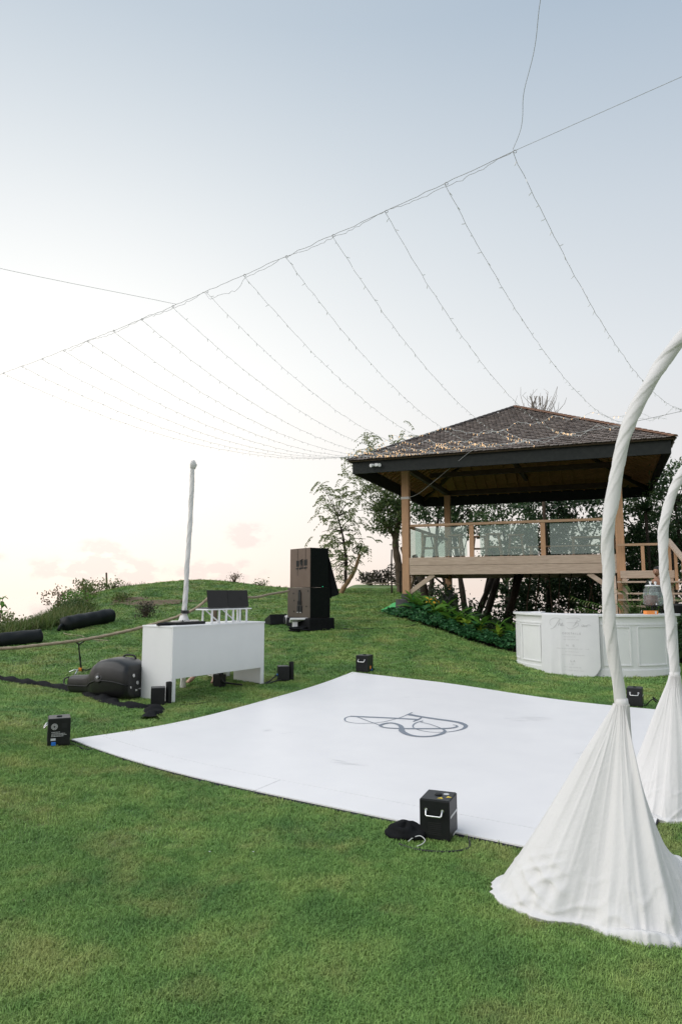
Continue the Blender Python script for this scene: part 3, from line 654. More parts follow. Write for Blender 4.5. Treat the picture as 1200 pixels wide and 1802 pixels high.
# ================================================================== VEGETATION
def clumps(c, r, ncl, nleaf, cr, shell=.55):
    """leaf centres: clump centres spread through an ellipsoid, leaves gathered round each"""
    a, _, _ = frames(ncl); rad = (shell ** 3 + (1 - shell ** 3) * rng.random(ncl)) ** (1 / 3)
    C = np.array(c) + a * rad[:, None] * np.array(r)
    L = np.repeat(C, nleaf, 0) + rng.normal(size=(ncl * nleaf, 3)) * cr * np.array([1, 1, .7])
    return C, L
def trunk_mesh(mb, pts, r0, r1, n=9):
    P = spline(pts, max(8, len(pts) * 5)); rs = np.linspace(r0, r1, len(P)) * (1 + .08 * np.sin(np.arange(len(P)) * 1.7)); mb.tube([Vector(p) for p in P], list(rs), n)
def tree(name, label, base, trunk, r0, r1, blobs, leaf, m, bark='bark_dark', group=None, nbr=14, aspect=.45, cat='tree'):
    bx, by = base; bz = gz(bx, by); t_ = thing(name, label, cat, (bx, by, bz), 0, group)
    mb = MB(t_.location); trunk_mesh(mb, [(bx, by, bz - .15)] + trunk, r0, r1)
    LV = []; tips = Vector(trunk[-1]); src = [Vector(p) for p in trunk]
    for (c, r, ncl, nl, cr) in blobs:
        C, L = clumps(c, r, ncl, nl, cr); LV.append(L)
        for q in C[:max(3, int(nbr * ncl / sum(b[2] for b in blobs)))]:
            q = Vector(q); s = min(src, key=lambda p: (p - q).length + (0 if p.z < q.z else 2)); mid = (s + q) / 2 + Vector((0, 0, .12))
            mb.tube([s, mid, q], [r1 * .7, r1 * .4, r1 * .12], 5, caps=False)
    mb.build('trunk', bark, t_, smooth=True)
    L = np.vstack(LV); V, F = leaf_quads(L - np.array(t_.location), leaf * (.6 + .8 * rng.random(len(L))), aspect, .25)
    np_mesh('crown', V, F, m, t_); return t_
def sprigs(C, length, npair, leaflet, m, name, parent, up=.2):
    """feathery compound leaves: a drooping rachis with paired leaflets"""
    Ls = []; Ax = []
    for p in C:
        az_ = rng.random() * 6.283; d = np.array([math.cos(az_), math.sin(az_), up + rng.normal() * .35]); d /= np.linalg.norm(d); l = length * (.6 + .7 * rng.random())
        side = np.cross(d, [0, 0, 1]); side /= np.linalg.norm(side)
        for i in range(npair):
            s = (i + .6) / npair; q = p + d * l * s + np.array([0, 0, -.75 * l * s * s])
            dd = d + np.array([0, 0, -1.5 * s])
            for sg in (-1, 1):
                ax = side * sg + dd * .45 + np.array([0, 0, -.35]); Ls.append(q + ax / np.linalg.norm(ax) * leaflet * .5); Ax.append(ax)
    Ls = np.array(Ls); Ax = np.array(Ax); V, F = leaf_quads(Ls - np.array(parent.location), leaflet * (.8 + .4 * rng.random(len(Ls))), .36, 0, Ax)
    return np_mesh(name, V, F, m, parent)
def spot(x, z, d): return np.array([x, d, z])

# feathery sapling left of the pavilion
d = 27.5; bz = gz(0, d)
sap = thing('feathery_tree', 'slim feathery tree with a leaning forked trunk left of the pavilion', 'tree', (-.05, d, bz))
mb = MB(sap.location)
trunk_mesh(mb, [(-.05, d, bz - .1), tuple(spot(0.11, 1.79, d)), tuple(spot(0.28, 2.04, d)), tuple(spot(0.55, 2.5, d)), tuple(spot(0.76, 3.15, d))], .11, .055)
mb.build('trunk', 'bark_orange', sap, smooth=True)
mb = MB(sap.location)
trunk_mesh(mb, [tuple(spot(0.21, 1.9, d)), tuple(spot(0.18, 2.36, d + .1)), tuple(spot(0.21, 2.82, d + .1)), tuple(spot(0.12, 3.61, d)), tuple(spot(0.02, 4.1, d)), tuple(spot(-0.14, 4.67, d))], .075, .03)
mb.build('stem', 'bark_dark', sap, smooth=True)
cluster_spots = [(-0.79, 5.97, 7), (-0.51, 5.73, 8), (-0.19, 5.4, 7), (-0.86, 5.21, 6), (-0.6, 4.93, 8), (-0.05, 4.93, 10), (-0.28, 4.57, 9), (0.09, 4.57, 9), (0.42, 4.81, 7), (0.58, 4.34, 8), (-0.79, 4.08, 7), (-0.46, 3.87, 9), (-0.14, 3.75, 8), (0.14, 3.57, 10),
         (0.37, 3.47, 8), (-0.28, 3.24, 9), (0.0, 2.94, 8), (-0.6, 3.47, 6), (0.28, 2.94, 9), (0.97, 3.71, 5), (0.69, 3.99, 6), (-0.23, 2.59, 5), (0.09, 2.48, 7), (-0.46, 2.32, 6), (-0.18, 2.09, 6), (0.93, 4.93, 6), (0.51, 5.4, 7), (0.12, 5.76, 5)]
C = []; mb = MB(sap.location)
hub = [spot(-0.14, 4.67, d), spot(0.02, 4.1, d), spot(0.12, 3.61, d), spot(0.21, 2.82, d)]
for (a, b_, n) in cluster_spots:
    c = spot(a, b_, d + rng.normal() * .5); h = min(hub, key=lambda q: np.linalg.norm(q - c)); mb.tube([Vector(h), Vector((h + c) / 2 + [0, 0, .1]), Vector(c)], [.022, .014, .006], 4, caps=False)
    C += [c + rng.normal(size=3) * [.22, .4, .22] for _ in range(max(3, int(n * .95)))]
mb.build('branches', 'bark_dark', sap)
sprigs(C, .55, 8, .145, 'leaf_feather', 'crown', sap)
cc, L = clumps(tuple(spot(0.76, 3.24, d)), (.22, .22, .32), 12, 16, .09); V, F = leaf_quads(L - np.array(sap.location), .11, .6); np_mesh('trunk_leaves', V, F, 'leaf_tree', sap)
# tree behind the front left post
d = 29.; bx = spot(2.56, 2.11, d)[0]; bz = gz(bx, d)
tr = thing('leafy_tree', 'green tree with a curved dark trunk just behind the front left post', 'tree', (bx, d, bz))
mb = MB(tr.location)
trunk_mesh(mb, [(bx, d, bz - .2)] + [tuple(spot(*p, d)) for p in ((2.45, 2.64), (2.33, 3.38), (2.32, 3.92), (2.47, 4.73), (2.6, 5.61), (2.39, 6.16), (1.97, 6.74))], .20, .05)
trunk_mesh(mb, [tuple(spot(*p, d)) for p in ((2.31, 3.87), (2.07, 4.31), (1.76, 4.61), (1.47, 4.98))], .10, .03)
trunk_mesh(mb, [tuple(spot(*p, d)) for p in ((2.52, 5.11), (2.21, 5.61), (1.77, 5.91), (1.23, 6.48), (0.99, 7.37))], .06, .02)
mb.build('trunk', 'bark', tr, smooth=True)
Ls = []
for (a, b_, rx, rz, ncl, nl) in ((1.96, 4.98, .75, .85, 60, 34), (2.21, 5.61, .6, .6, 30, 30), (1.66, 4.49, .5, .35, 22, 26), (1.35, 5.86, .5, .45, 14, 18), (2.44, 4.61, .5, .7, 22, 28), (2.56, 3.87, .35, .5, 6, 12)):
    Ls.append(clumps(tuple(spot(a, b_, d)), (rx, .8, rz), ncl, nl, .13)[1])
L = np.vstack(Ls); V, F = leaf_quads(L - np.array(tr.location), .12 * (.6 + .8 * rng.random(len(L))), .5, .2); np_mesh('crown', V, F, 'leaf_tree', tr)
C = []
for (a, b_, n) in ((0.62, 6.61, 8), (0.15, 6.74, 4), (0.98, 6.36, 9), (1.35, 6.11, 10), (1.18, 6.74, 8), (1.67, 6.48, 10), (0.25, 7.06, 5), (0.89, 6.99, 7), (1.24, 8.0, 9), (1.12, 8.33, 6), (1.49, 7.88, 7), (1.78, 8.05, 5), (2.6, 8.33, 6), (2.78, 8.44, 5), (0.74, 5.86, 7), (0.98, 5.48, 7), (0.61, 6.11, 6), (2.22, 6.61, 9), (1.24, 7.62, 8), (0.79, 7.62, 4)):
    C += [spot(a, b_, d + rng.normal() * .4) + rng.normal(size=3) * [.2, .4, .2] for _ in range(n)]
sprigs(C, .5, 7, .14, 'leaf_feather', 'feather_leaves', tr)

# wood behind and to the right of the pavilion: each tree of its own
G = 'trees behind the pavilion'
def T(label, x, y, h, blobs, leaf=.17, m='leaf_back', lean=(0, 0), r0=.13, bark='bark_dark', nbr=16):
    z = gz(x, y); tree('garden_tree', label, (x, y), [(x + lean[0] * .5, y, z + h * .5), (x + lean[0], y + lean[1], z + h)], r0, r0 * .4, blobs, leaf, m, bark, G, nbr)
T('tall tree seen over the balustrade just right of the rear left post', 4.2, 32.5, 4.2, [((4.4, 32.5, 6.0), (1.5, 1.2, 1.2), 70, 30, .2)], lean=(.5, 0))
T('tall tree with a forked trunk seen over the balustrade centre', 6.0, 33, 4.4, [((6.2, 33, 5.9), (1.7, 1.2, 1.5), 90, 30, .2), ((5.4, 33, 4.2), (.7, .6, .5), 18, 20, .15)], lean=(-.6, 0), r0=.17)
T('dense tree behind the middle glass pane', 7.6, 31.5, 3.6, [((7.6, 31.5, 4.9), (1.5, 1.2, 2.0), 110, 34, .2), ((7.2, 31.2, 2.9), (.9, .8, 1.0), 40, 26, .17)], m='leaf_back')
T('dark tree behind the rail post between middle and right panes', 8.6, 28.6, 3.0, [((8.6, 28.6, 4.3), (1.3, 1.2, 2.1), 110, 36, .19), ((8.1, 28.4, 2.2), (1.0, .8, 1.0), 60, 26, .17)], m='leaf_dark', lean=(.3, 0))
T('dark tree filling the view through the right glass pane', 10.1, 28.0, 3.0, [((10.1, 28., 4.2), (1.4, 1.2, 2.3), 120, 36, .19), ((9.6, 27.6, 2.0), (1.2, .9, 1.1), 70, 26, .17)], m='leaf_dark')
T('leafy tree rising beyond the right-hand pavilion post', 11.4, 26.0, 3.2, [((11.4, 26, 4.1), (1.3, 1.1, 2.0), 110, 34, .18), ((11.2, 25.6, 2.0), (1.0, .8, 1.0), 50, 26, .17)], m='leaf_back', lean=(.2, 0))
T('airy tree right of the roof with sky showing through', 11.9, 23.2, 3.4, [((11.7, 23.2, 4.6), (1.2, 1.1, 1.5), 60, 26, .17), ((11.2, 23.2, 3.2), (.8, .8, .8), 26, 24, .15)], m='leaf_back', leaf=.14)
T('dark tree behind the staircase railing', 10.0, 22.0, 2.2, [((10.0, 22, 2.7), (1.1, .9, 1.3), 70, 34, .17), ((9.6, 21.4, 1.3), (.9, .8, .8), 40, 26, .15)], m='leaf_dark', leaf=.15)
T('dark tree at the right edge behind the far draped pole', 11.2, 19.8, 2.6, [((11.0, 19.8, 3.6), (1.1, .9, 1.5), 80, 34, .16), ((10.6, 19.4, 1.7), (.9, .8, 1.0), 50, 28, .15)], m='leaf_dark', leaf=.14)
T('tall slender tree leaning over the staircase', 10.6, 20.9, 4.0, [((10.4, 20.9, 4.9), (.9, .8, .8), 34, 22, .16), ((10.8, 21, 3.7), (.7, .7, .6), 24, 22, .15)], m='leaf_back', leaf=.13, lean=(-.3, 0), r0=.09)
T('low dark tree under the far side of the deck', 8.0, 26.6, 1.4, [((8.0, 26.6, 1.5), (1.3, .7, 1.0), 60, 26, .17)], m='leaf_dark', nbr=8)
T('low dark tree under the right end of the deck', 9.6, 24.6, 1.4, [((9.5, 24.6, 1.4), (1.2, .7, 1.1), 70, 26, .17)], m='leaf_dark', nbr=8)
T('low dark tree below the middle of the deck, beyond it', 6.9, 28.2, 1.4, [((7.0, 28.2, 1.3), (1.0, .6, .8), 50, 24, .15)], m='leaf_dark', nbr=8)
# leaning trunks and thin stems seen under the deck
G2 = 'bare trunks under the deck'
for (lab, a, b_, r_) in [('leaning brown trunk under the deck, right of the rear post', (5.05, 26.2), (6.1, 27.0, 2.6), .13), ('thick leaning trunk under the middle of the deck', (5.7, 24.6), (6.7, 25.2, 2.6), .15), ('dark crooked trunk under the left end of the deck', (3.15, 25.4), (2.75, 25.6, 3.0), .16),
                       ('thin trunk leaning left under the left end of the deck', (4.35, 26.9), (3.9, 27.1, 2.6), .09), ('dark trunk right of the pale sky gap under the deck', (5.5, 26.8), (6.5, 27.4, 3.0), .15)]:
    z = gz(*a); o = thing('tree_trunk', lab, 'tree trunk', (a[0], a[1], z), 0, G2); mb = MB(o.location)
    trunk_mesh(mb, [(a[0], a[1], z - .2), ((a[0] * .6 + b_[0] * .4), a[1], z * .55 + b_[2] * .45 - .1), b_], r_, r_ * .7); mb.build('trunk', 'bark_dark', o, smooth=True)
    mb = MB(o.location); mb.tube([((a[0] + b_[0]) / 2, (a[1] + b_[1]) / 2, (z + b_[2]) / 2), (b_[0] - .3, b_[1], b_[2] - .3), (b_[0] - .5, b_[1] + .1, b_[2] + .3)], [r_ * .5, r_ * .35, r_ * .25], 6); mb.build('limb', 'bark_dark', o, smooth=True)
ordn = ['first', 'second', 'third', 'fourth', 'fifth', 'sixth', 'seventh', 'eighth', 'ninth', 'tenth', 'eleventh', 'twelfth', 'thirteenth', 'fourteenth', 'fifteenth', 'sixteenth', 'seventeenth', 'eighteenth', 'nineteenth', 'twentieth']
for i in range(7):
    x = 6.1 + i * .36; y = 22.6 + .5 * math.sin(i * 2.1); z = gz(x, y)
    o = MB((x, y, z)); trunk_mesh(o, [(x, y, z - .1), (x + rng.normal() * .06, y, z + .9), (x + rng.normal() * .18, y, 2.4)], .028, .02, 6); o = o.build('sapling', 'bark', smooth=True); o.location = (x, y, z)
    tag(o, '%s thin bare sapling from the left under the deck, above the bar' % ordn[i], 'sapling', 'thin saplings under the deck')
# bare twiggy treetop showing above the roof
tw = thing('bare_tree', 'bare twiggy treetop poking up behind the roof peak', 'tree', (8.2, 27.2, gz(8.2, 27.2)))
mb = MB(tw.location); trunk_mesh(mb, [(8.2, 27.2, gz(8.2, 27.2) - .2), (8.15, 27.2, 4), (8.1, 27.2, 7.5), (8.15, 27.2, 8.3)], .12, .03); mb.build('trunk', 'bark', tw, smooth=True)
mb = MB(tw.location)
for i in range(46):
    x0 = 8.15 + rng.normal() * .3; zt = 8.8 + rng.random() * 1.25; x1 = 8.2 + rng.normal() * .42
    p = [(8.15, 27.2, 7.4 + rng.random()), (x0, 27.2 + rng.normal() * .2, 8.2 + rng.random() * .4), (x1, 27.2 + rng.normal() * .3, zt - .3), (x1 + rng.normal() * .12, 27.2, zt)]
    mb.tube(spline(p, 7), [.02, .016, .014, .012, .010, .008, .005], 4, caps=False)
for i in range(7):
    x = 7.95 + rng.normal() * .12; mb.tube(spline([(x, 27.2, 8), (x + rng.normal() * .1, 27.2, 8.9), (x + rng.normal() * .12, 27.2, 9.6)], 8), .018, 4, caps=False)
mb.build('twigs', 'twig', tw)
cc, L = clumps((8.1, 27.2, 9.0), (.4, .3, .5), 22, 4, .06); V, F = leaf_quads(L - np.array(tw.location), .07); np_mesh('dry_leaves', V, F, 'leaf_pink', tw)

# spiky and palm plants
def blade_rosette(mb_list, c, n, length, width, up, droop, seg=4):
    V, F = mb_list
    for i in range(n):
        az_ = rng.random() * 6.283; el_ = up + rng.normal() * .35; d = np.array([math.cos(az_) * math.cos(el_), math.sin(az_) * math.cos(el_), math.sin(el_)]); side = np.array([-math.sin(az_), math.cos(az_), 0])
        l = length * (.6 + .6 * rng.random()); b = len(V)
        for k in range(seg + 1):
            s = k / seg; p = c + d * l * s + np.array([0, 0, -droop * l * s * s]); w = width * (1 - s) ** .7 * .5 + .002
            V += [p - side * w, p + side * w]
        F += [(b + 2 * k, b + 2 * k + 1, b + 2 * k + 3, b + 2 * k + 2) for k in range(seg)]
def spiky(label, x, y, ztop, n, l, m, w=.05, stem=True):
    z = gz(x, y); o = thing('spiky_plant', label, 'plant', (x, y, z)); V = []; F = []
    blade_rosette((V, F), np.array([0, 0, ztop - z]), n, l, w, .55, .35); np_mesh('leaves', np.array(V), np.array(F), m, o)
    if stem: mb = MB(); mb.tube([(0, 0, -.1), (.05, 0, (ztop - z) * .5), (0, 0, ztop - z)], [.06, .045, .05], 7); mb.build('stem', 'bark_dark', o, smooth=True)
spiky('dark spiky screw-palm head right of the pavilion post', 9.15, 20.4, 4.05, 90, .75, 'leaf_dark', .06)
spiky('dark spiky head lower down behind the staircase handrail', 9.7, 20.0, 3.0, 70, .65, 'leaf_dark', .06)
def palm(label, x, y, n, l, h, m='leaf_palm'):
    z = gz(x, y); o = thing('palm_plant', label, 'palm', (x, y, z)); V = []; F = []; mb = MB()
    for i in range(n):
        az_ = rng.random() * 6.283; el_ = 1.15 + rng.normal() * .22; d = np.array([math.cos(az_) * math.cos(el_), math.sin(az_) * math.cos(el_), math.sin(el_)]); side = np.array([-math.sin(az_), math.cos(az_), 0]); ll = l * (.7 + .5 * rng.random())
        rach = [np.array([0, 0, h * rng.random() * .3]) + d * ll * s + np.array([d[0], d[1], 0]) * ll * .6 * s * s + np.array([0, 0, -.30 * ll * s ** 2.5]) for s in np.linspace(0, 1, 9)]
        mb.tube([Vector(p) for p in rach], list(np.linspace(.014, .004, 9)), 4, caps=False)
        for k in range(26):
            s = .2 + .8 * k / 26; j = min(int(s * 8), 7); f = s * 8 - j; p = rach[j] * (1 - f) + rach[j + 1] * f; dd = rach[j + 1] - rach[j]; dd = dd / np.linalg.norm(dd)
            for sg in (-1, 1):
                ax = side * sg * .8 + dd * .7 + np.array([0, 0, -.25]); ax /= np.linalg.norm(ax); L_ = .30 * (1 - .6 * abs(s - .5)); b = len(V); wv = np.cross(ax, [0, 0, 1.]); wv = wv / np.linalg.norm(wv) * .012
                V += [p - wv, p + wv, p + ax * L_ * .6 + wv * .8 + [0, 0, -.02], p + ax * L_ * .6 - wv * .8 + [0, 0, -.02], p + ax * L_ + wv * .1 + [0, 0, -.07], p + ax * L_ - wv * .1 + [0, 0, -.07]]
                F += [(b, b + 1, b + 2, b + 3), (b + 3, b + 2, b + 4, b + 5)]
    mb.build('stalks', 'leaf_bright', o); np_mesh('fronds', np.array(V), np.array(F), m, o)
palm('green palm in front of the wooden steps', 7.05, 16.2, 20, 2.1, .6)
palm('smaller palm behind the bar beside the right pavilion post', 6.72, 16.0, 14, 1.75, .5)
palm('palm at the right edge behind the drink jars', 8.05, 15.4, 14, 1.8, .4, 'leaf_palm')

# planting bed below the pavilion
bed_front = np.array([(1.30, 20.3), (1.75, 19.2), (2.5, 18.3), (3.3, 17.7), (4.1, 17.1), (4.9, 16.6), (5.8, 16.2)])
BF = spline(bed_front, 60); tang = np.gradient(BF, axis=0); tang /= np.linalg.norm(tang, axis=1)[:, None]; inn = np.stack([-tang[:, 1], tang[:, 0]], 1)
inn *= np.sign((inn @ np.array([.35, .93])))[:, None]
V = []; F = []
for k, off in enumerate((0.02, .5, 1.2, 2.2, 3.6)):
    for p, q in zip(BF, inn):
        w_ = p + q * off; V.append((w_[0], w_[1], gz(*w_) + (.015 if k == 0 else .05)))
o = np_mesh('planting_bed', V, grid_faces(5, 60), 'soil'); tag(o, 'dark soil bed below the pavilion deck', None, kind='structure')
n = 15000; ii = rng.integers(0, 60, n); off = rng.random(n) ** 1.1 * .95; hh = .34 * np.sqrt(np.clip(1 - ((off - .42) / .55) ** 2, 0, 1)); P2 = BF[ii] + inn[ii] * off[:, None] + rng.normal(size=(n, 2)) * .05
lump = .7 + .5 * np.sin(ii * .9) * np.sin(off * 9 + ii * .35)
C = np.column_stack([P2, g(P2[:, 0], P2[:, 1]) + .02 + (.5 + .5 * np.clip(ii / 22., 0, 1)) * hh * np.clip(lump, .45, 1.3) * (.45 + .55 * rng.random(n) ** .4)])
V, F = leaf_quads(C, .06 + .045 * rng.random(n), .75, 0, np.column_stack([rng.normal(size=(n, 2)), np.abs(rng.normal(size=n)) * .3])); o = np_mesh('ground_cover', V, F, 'leaf_cover'); tag(o, 'low dense small-leaved ground cover edging the planting bed', 'ground cover', kind='stuff')
# leafy plants: each leaf its own piece, one leaf mesh per plant kind
def leaf_mesh(nm, l, w, m, fold=.25, droop=.5, seg=5):
    vs = []; fs = []
    for k in range(seg + 1):
        s = k / seg; ww = w * math.sin(math.pi * min(1, s * .93 + .05)) ** .8 * .5; x = l * s; z = -droop * l * s * s
        vs += [(x, -ww, z + ww * fold), (x, 0, z), (x, ww, z + ww * fold)]
    for k in range(seg):
        for j in range(2): fs.append((3 * k + j, 3 * k + j + 1, 3 * k + j + 4, 3 * k + j + 3))
    me = bpy.data.meshes.new(nm); me.from_pydata(vs, [], fs); me.materials.append(MATS[m]); me.polygons.foreach_set('use_smooth', [True] * len(fs)); return me
LM = {'bed': leaf_mesh('leaf', .34, .11, 'leaf_bed'), 'broad': leaf_mesh('leaf', .30, .17, 'leaf_cover', droop=.7), 'croton': leaf_mesh('leaf', .17, .085, 'leaf_croton', droop=.45), 'dark': leaf_mesh('leaf', .34, .13, 'leaf_dark'), 'fl': leaf_mesh('leaf', .12, .07, 'flower_yellow')}
def plant(label, x, y, kind, n, h, sc, group):
    z = gz(x, y); o = thing('leafy_plant', label, 'plant', (x, y, z), 0, group)
    mb = MB(); mb.tube([(0, 0, -.05), (.02, 0, h * .6), (0, .01, h)], [.02, .015, .008], 5); mb.build('stem', 'leaf_cover', o)
    for i in range(n):
        ob = bpy.data.objects.new('leaf', LM[kind]); COL.objects.link(ob); ob.parent = o; s = i / n
        ob.location = (0, 0, h * (.3 + .7 * s)); ob.rotation_euler = (rng.normal() * .3, -(.25 + .75 * s) + rng.normal() * .2, i * 2.4 + rng.normal() * .3); f = sc * (.8 + .4 * rng.random()); ob.scale = (f, f, f)
GP = 'leafy plants in the bed below the deck'
k = 0
row = {'bed': 'green strap-leaved plant', 'croton': 'yellow-green croton plant', 'broad': 'broad-leaved green plant', 'dark': 'dark green leafy plant'}
plan = [(.05, .75, 'bed', .5), (.09, 1.0, 'bed', .6), (.13, .8, 'bed', .55), (.17, 1.3, 'croton', .55), (.2, .7, 'broad', .35), (.23, 1.15, 'croton', .5), (.27, .8, 'bed', .5), (.3, 1.4, 'dark', .55), (.33, .75, 'broad', .3),
        (.36, 1.1, 'bed', .5), (.4, .85, 'croton', .42), (.43, 1.5, 'dark', .6), (.46, .8, 'croton', .42), (.5, 1.2, 'bed', .5), (.53, .75, 'croton', .4), (.56, 1.5, 'dark', .6), (.6, .85, 'croton', .4), (.63, 1.2, 'bed', .45), (.67, .8, 'broad', .35), (.7, 1.5, 'dark', .6), (.74, .8, 'croton', .42), (.78, 1.2, 'bed', .5), (.82, .8, 'croton', .4), (.86, 1.3, 'dark', .6),
        (.07, 1.3, 'broad', .55), (.11, .62, 'broad', .3), (.15, 1.05, 'bed', .65), (.19, 1.5, 'bed', .6), (.25, 1.5, 'bed', .6), (.29, 1.05, 'bed', .5), (.34, 1.4, 'bed', .55), (.38, .75, 'bed', .4), (.42, 1.15, 'bed', .5), (.48, 1.5, 'bed', .55), (.51, .9, 'broad', .4), (.58, 1.15, 'bed', .5), (.65, 1.5, 'bed', .5), (.72, 1.1, 'bed', .5), (.8, 1.5, 'bed', .55)]
cnt = {}
for (s, off, kind, h) in plan:
    i = int(s * 59); p = BF[i] + inn[i] * off; cnt[kind] = cnt.get(kind, 0) + 1
    plant('%s, %s of its kind from the stone post base' % (row[kind], ordn[cnt[kind] - 1]), p[0], p[1], kind, 15 if kind != 'croton' else 22, h, 1.15, GP)
fw = thing('flowering_plant', 'small plant with orange-yellow flowers near the stone base', 'plant', (*(BF[13] + inn[13] * .85), gz(*(BF[13] + inn[13] * .85))))
MB().tube([(0, 0, -.05), (0, 0, .6)], .015, 5).build('stem', 'leaf_cover', fw)
for i in range(9):
    ob = bpy.data.objects.new('petal', LM['fl']); COL.objects.link(ob); ob.parent = fw; ob.location = (rng.normal() * .12, rng.normal() * .1, .58 + rng.random() * .15); ob.rotation_euler = (rng.normal() * .5, rng.normal() * .5, rng.random() * 6.28)
# dim understorey mass beneath the deck
Ls = [];
for i in range(26):
    x = 3.6 + rng.random() * 7; y = 22.0 + rng.random() * 4 - (x - 4) * .25; Ls.append(clumps((x, y, gz(x, y) + .3), (.6, .5, .4), 10, 14, .14)[1])
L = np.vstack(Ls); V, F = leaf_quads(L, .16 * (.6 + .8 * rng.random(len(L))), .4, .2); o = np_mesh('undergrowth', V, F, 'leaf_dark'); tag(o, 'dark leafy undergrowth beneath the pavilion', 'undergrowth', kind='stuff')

# shrubs and tall grass on the cliff edge at the left
def shrub(label, x, y, r, h, n, m, leaf=.09, group='shrubs on the cliff edge', aspect=.5, nm='shrub'):
    z = gz(x, y); o = thing(nm, label, 'shrub', (x, y, z), 0, group); mb = MB(o.location); C, L = clumps((x, y, z + h * .55), (r, r, h * .5), n, 14, .09, .3)
    for q in C[::max(1, n // 10)]: mb.tube([(x, y, z - .1), ((x + q[0]) / 2, (y + q[1]) / 2, (z + q[2]) / 2 + .05), tuple(q)], [.018, .012, .005], 4, caps=False)
    mb.build('stems', 'bark', o); V, F = leaf_quads(L - np.array(o.location), leaf * (.6 + .8 * rng.random(len(L))), aspect, .1); np_mesh('foliage', V, F, m, o)
shrub('reddish scrubby shrub at the top of the cliff-edge greenery', -9.95, 27.0, .55, .75, 34, 'leaf_pink')
shrub('small dry shrub beside the reddish one on the crest', -9.2, 27.6, .45, .4, 22, 'leaf_cliff')
shrub('yellowish shrub halfway down the cliff-edge greenery', -9.0, 24.2, .6, .7, 34, 'leaf_cliff')
shrub('bright green low shrub in the middle of the cliff-edge greenery', -8.5, 22.2, .5, .6, 34, 'leaf_bright')
shrub('brownish shrub behind the bright green one', -9.3, 22.6, .5, .85, 26, 'leaf_pink')
shrub('dark green shrub just above the long black bolster', -7.75, 20.3, .6, .45, 44, 'leaf_tree')
shrub('green creeping shrub beyond the bolster tip', -8.2, 21.3, .5, .4, 30, 'leaf_cliff')
shrub('green shrub at the left picture edge above the nearer bolster', -8.55, 16.6, .45, .5, 34, 'leaf_tree')
shrub('low olive shrub behind the tall grass', -8.7, 18.2, .6, .5, 40, 'leaf_cliff')
shrub('low green shrub where the hill grass begins', -7.4, 23.4, .4, .25, 20, 'leaf_cliff')
bl = thing('leafy_sprig', 'bright broad-leaved sprig sticking up at the left picture edge', 'plant', (-8.5, 17.2, gz(-8.5, 17.2)))
MB().tube([(0, 0, -.1), (.03, 0, .6), (.06, 0, 1.0)], [.015, .01, .006], 5).build('stem', 'bark', bl)
lb = leaf_mesh('leaf', .17, .10, 'leaf_bright', droop=.3)
for i in range(14):
    ob = bpy.data.objects.new('leaf', lb); COL.objects.link(ob); ob.parent = bl; ob.location = (.05, 0, .55 + .035 * i); ob.rotation_euler = (rng.normal() * .4, -.3 + rng.normal() * .4, i * 2.4)
V = []; F = []
line = spline([(-8.5, 15.0), (-8.3, 16.2), (-8.0, 17.2), (-7.55, 18.4), (-7.7, 19.4), (-8.1, 20.6)], 60)
for i in range(1000):
    p = line[rng.integers(0, 60)] + rng.normal(size=2) * [.28, .3]; hgt = .5
    blade_rosette((V, F), np.array([p[0], p[1], gz(*p)]), 8, .58, .013, 1.15, .45, 3)
o = np_mesh('tall_grass', np.array(V), np.array(F), 'leaf_cliff'); tag(o, 'tall wild grass along the cliff edge', 'tall grass', kind='stuff')
V = []; F = []
line = spline([(-8.6, 21), (-9.0, 23), (-9.5, 25), (-10.2, 27.5), (-9.0, 28.6), (-7, 29.5), (-4.5, 29.9), (-2, 30)], 80)
for i in range(300):
    k = int(80 * rng.random() ** 1.6); p = line[k] + rng.normal(size=2) * [.3, .3]
    blade_rosette((V, F), np.array([p[0], p[1], gz(*p)]), 6, .34 if k < 45 else .17, .014, 1.1, .4, 3)
o = np_mesh('wild_grass', np.array(V), np.array(F), 'leaf_pink'); tag(o, 'sparse dry weeds along the hill crest', 'weeds', kind='stuff')
shrub('tiny dark weed bush on the hill crest behind the laptops', -4.55, 29.3, .22, .42, 14, 'leaf_pink', .07, 'weeds on the crest')
shrub('tiny pale weed tuft on the hill crest left of the speaker', -3.45, 29.5, .3, .3, 10, 'leaf_cliff', .07, 'weeds on the crest')
shrub('small dark brushwood heap on the slope left of the booth', -5.55, 19.6, .22, .42, 30, 'leaf_far', .1, 'brushwood on the slope', .25)
for i, (x, y, r, h) in enumerate([(1.55, 37.5, .6, .75), (2.25, 38, .55, .8), (3.05, 37.5, .6, 1.25), (3.7, 38, .7, 1.1), (4.4, 38, .6, 1.0), (5.2, 37, .7, 1.1)]):
    shrub('%s dark shrub from the left in the far hedge by the rope fence' % ordn[i], x, y, r, h, 40, 'leaf_far', .13, 'far hedge shrubs', .6)
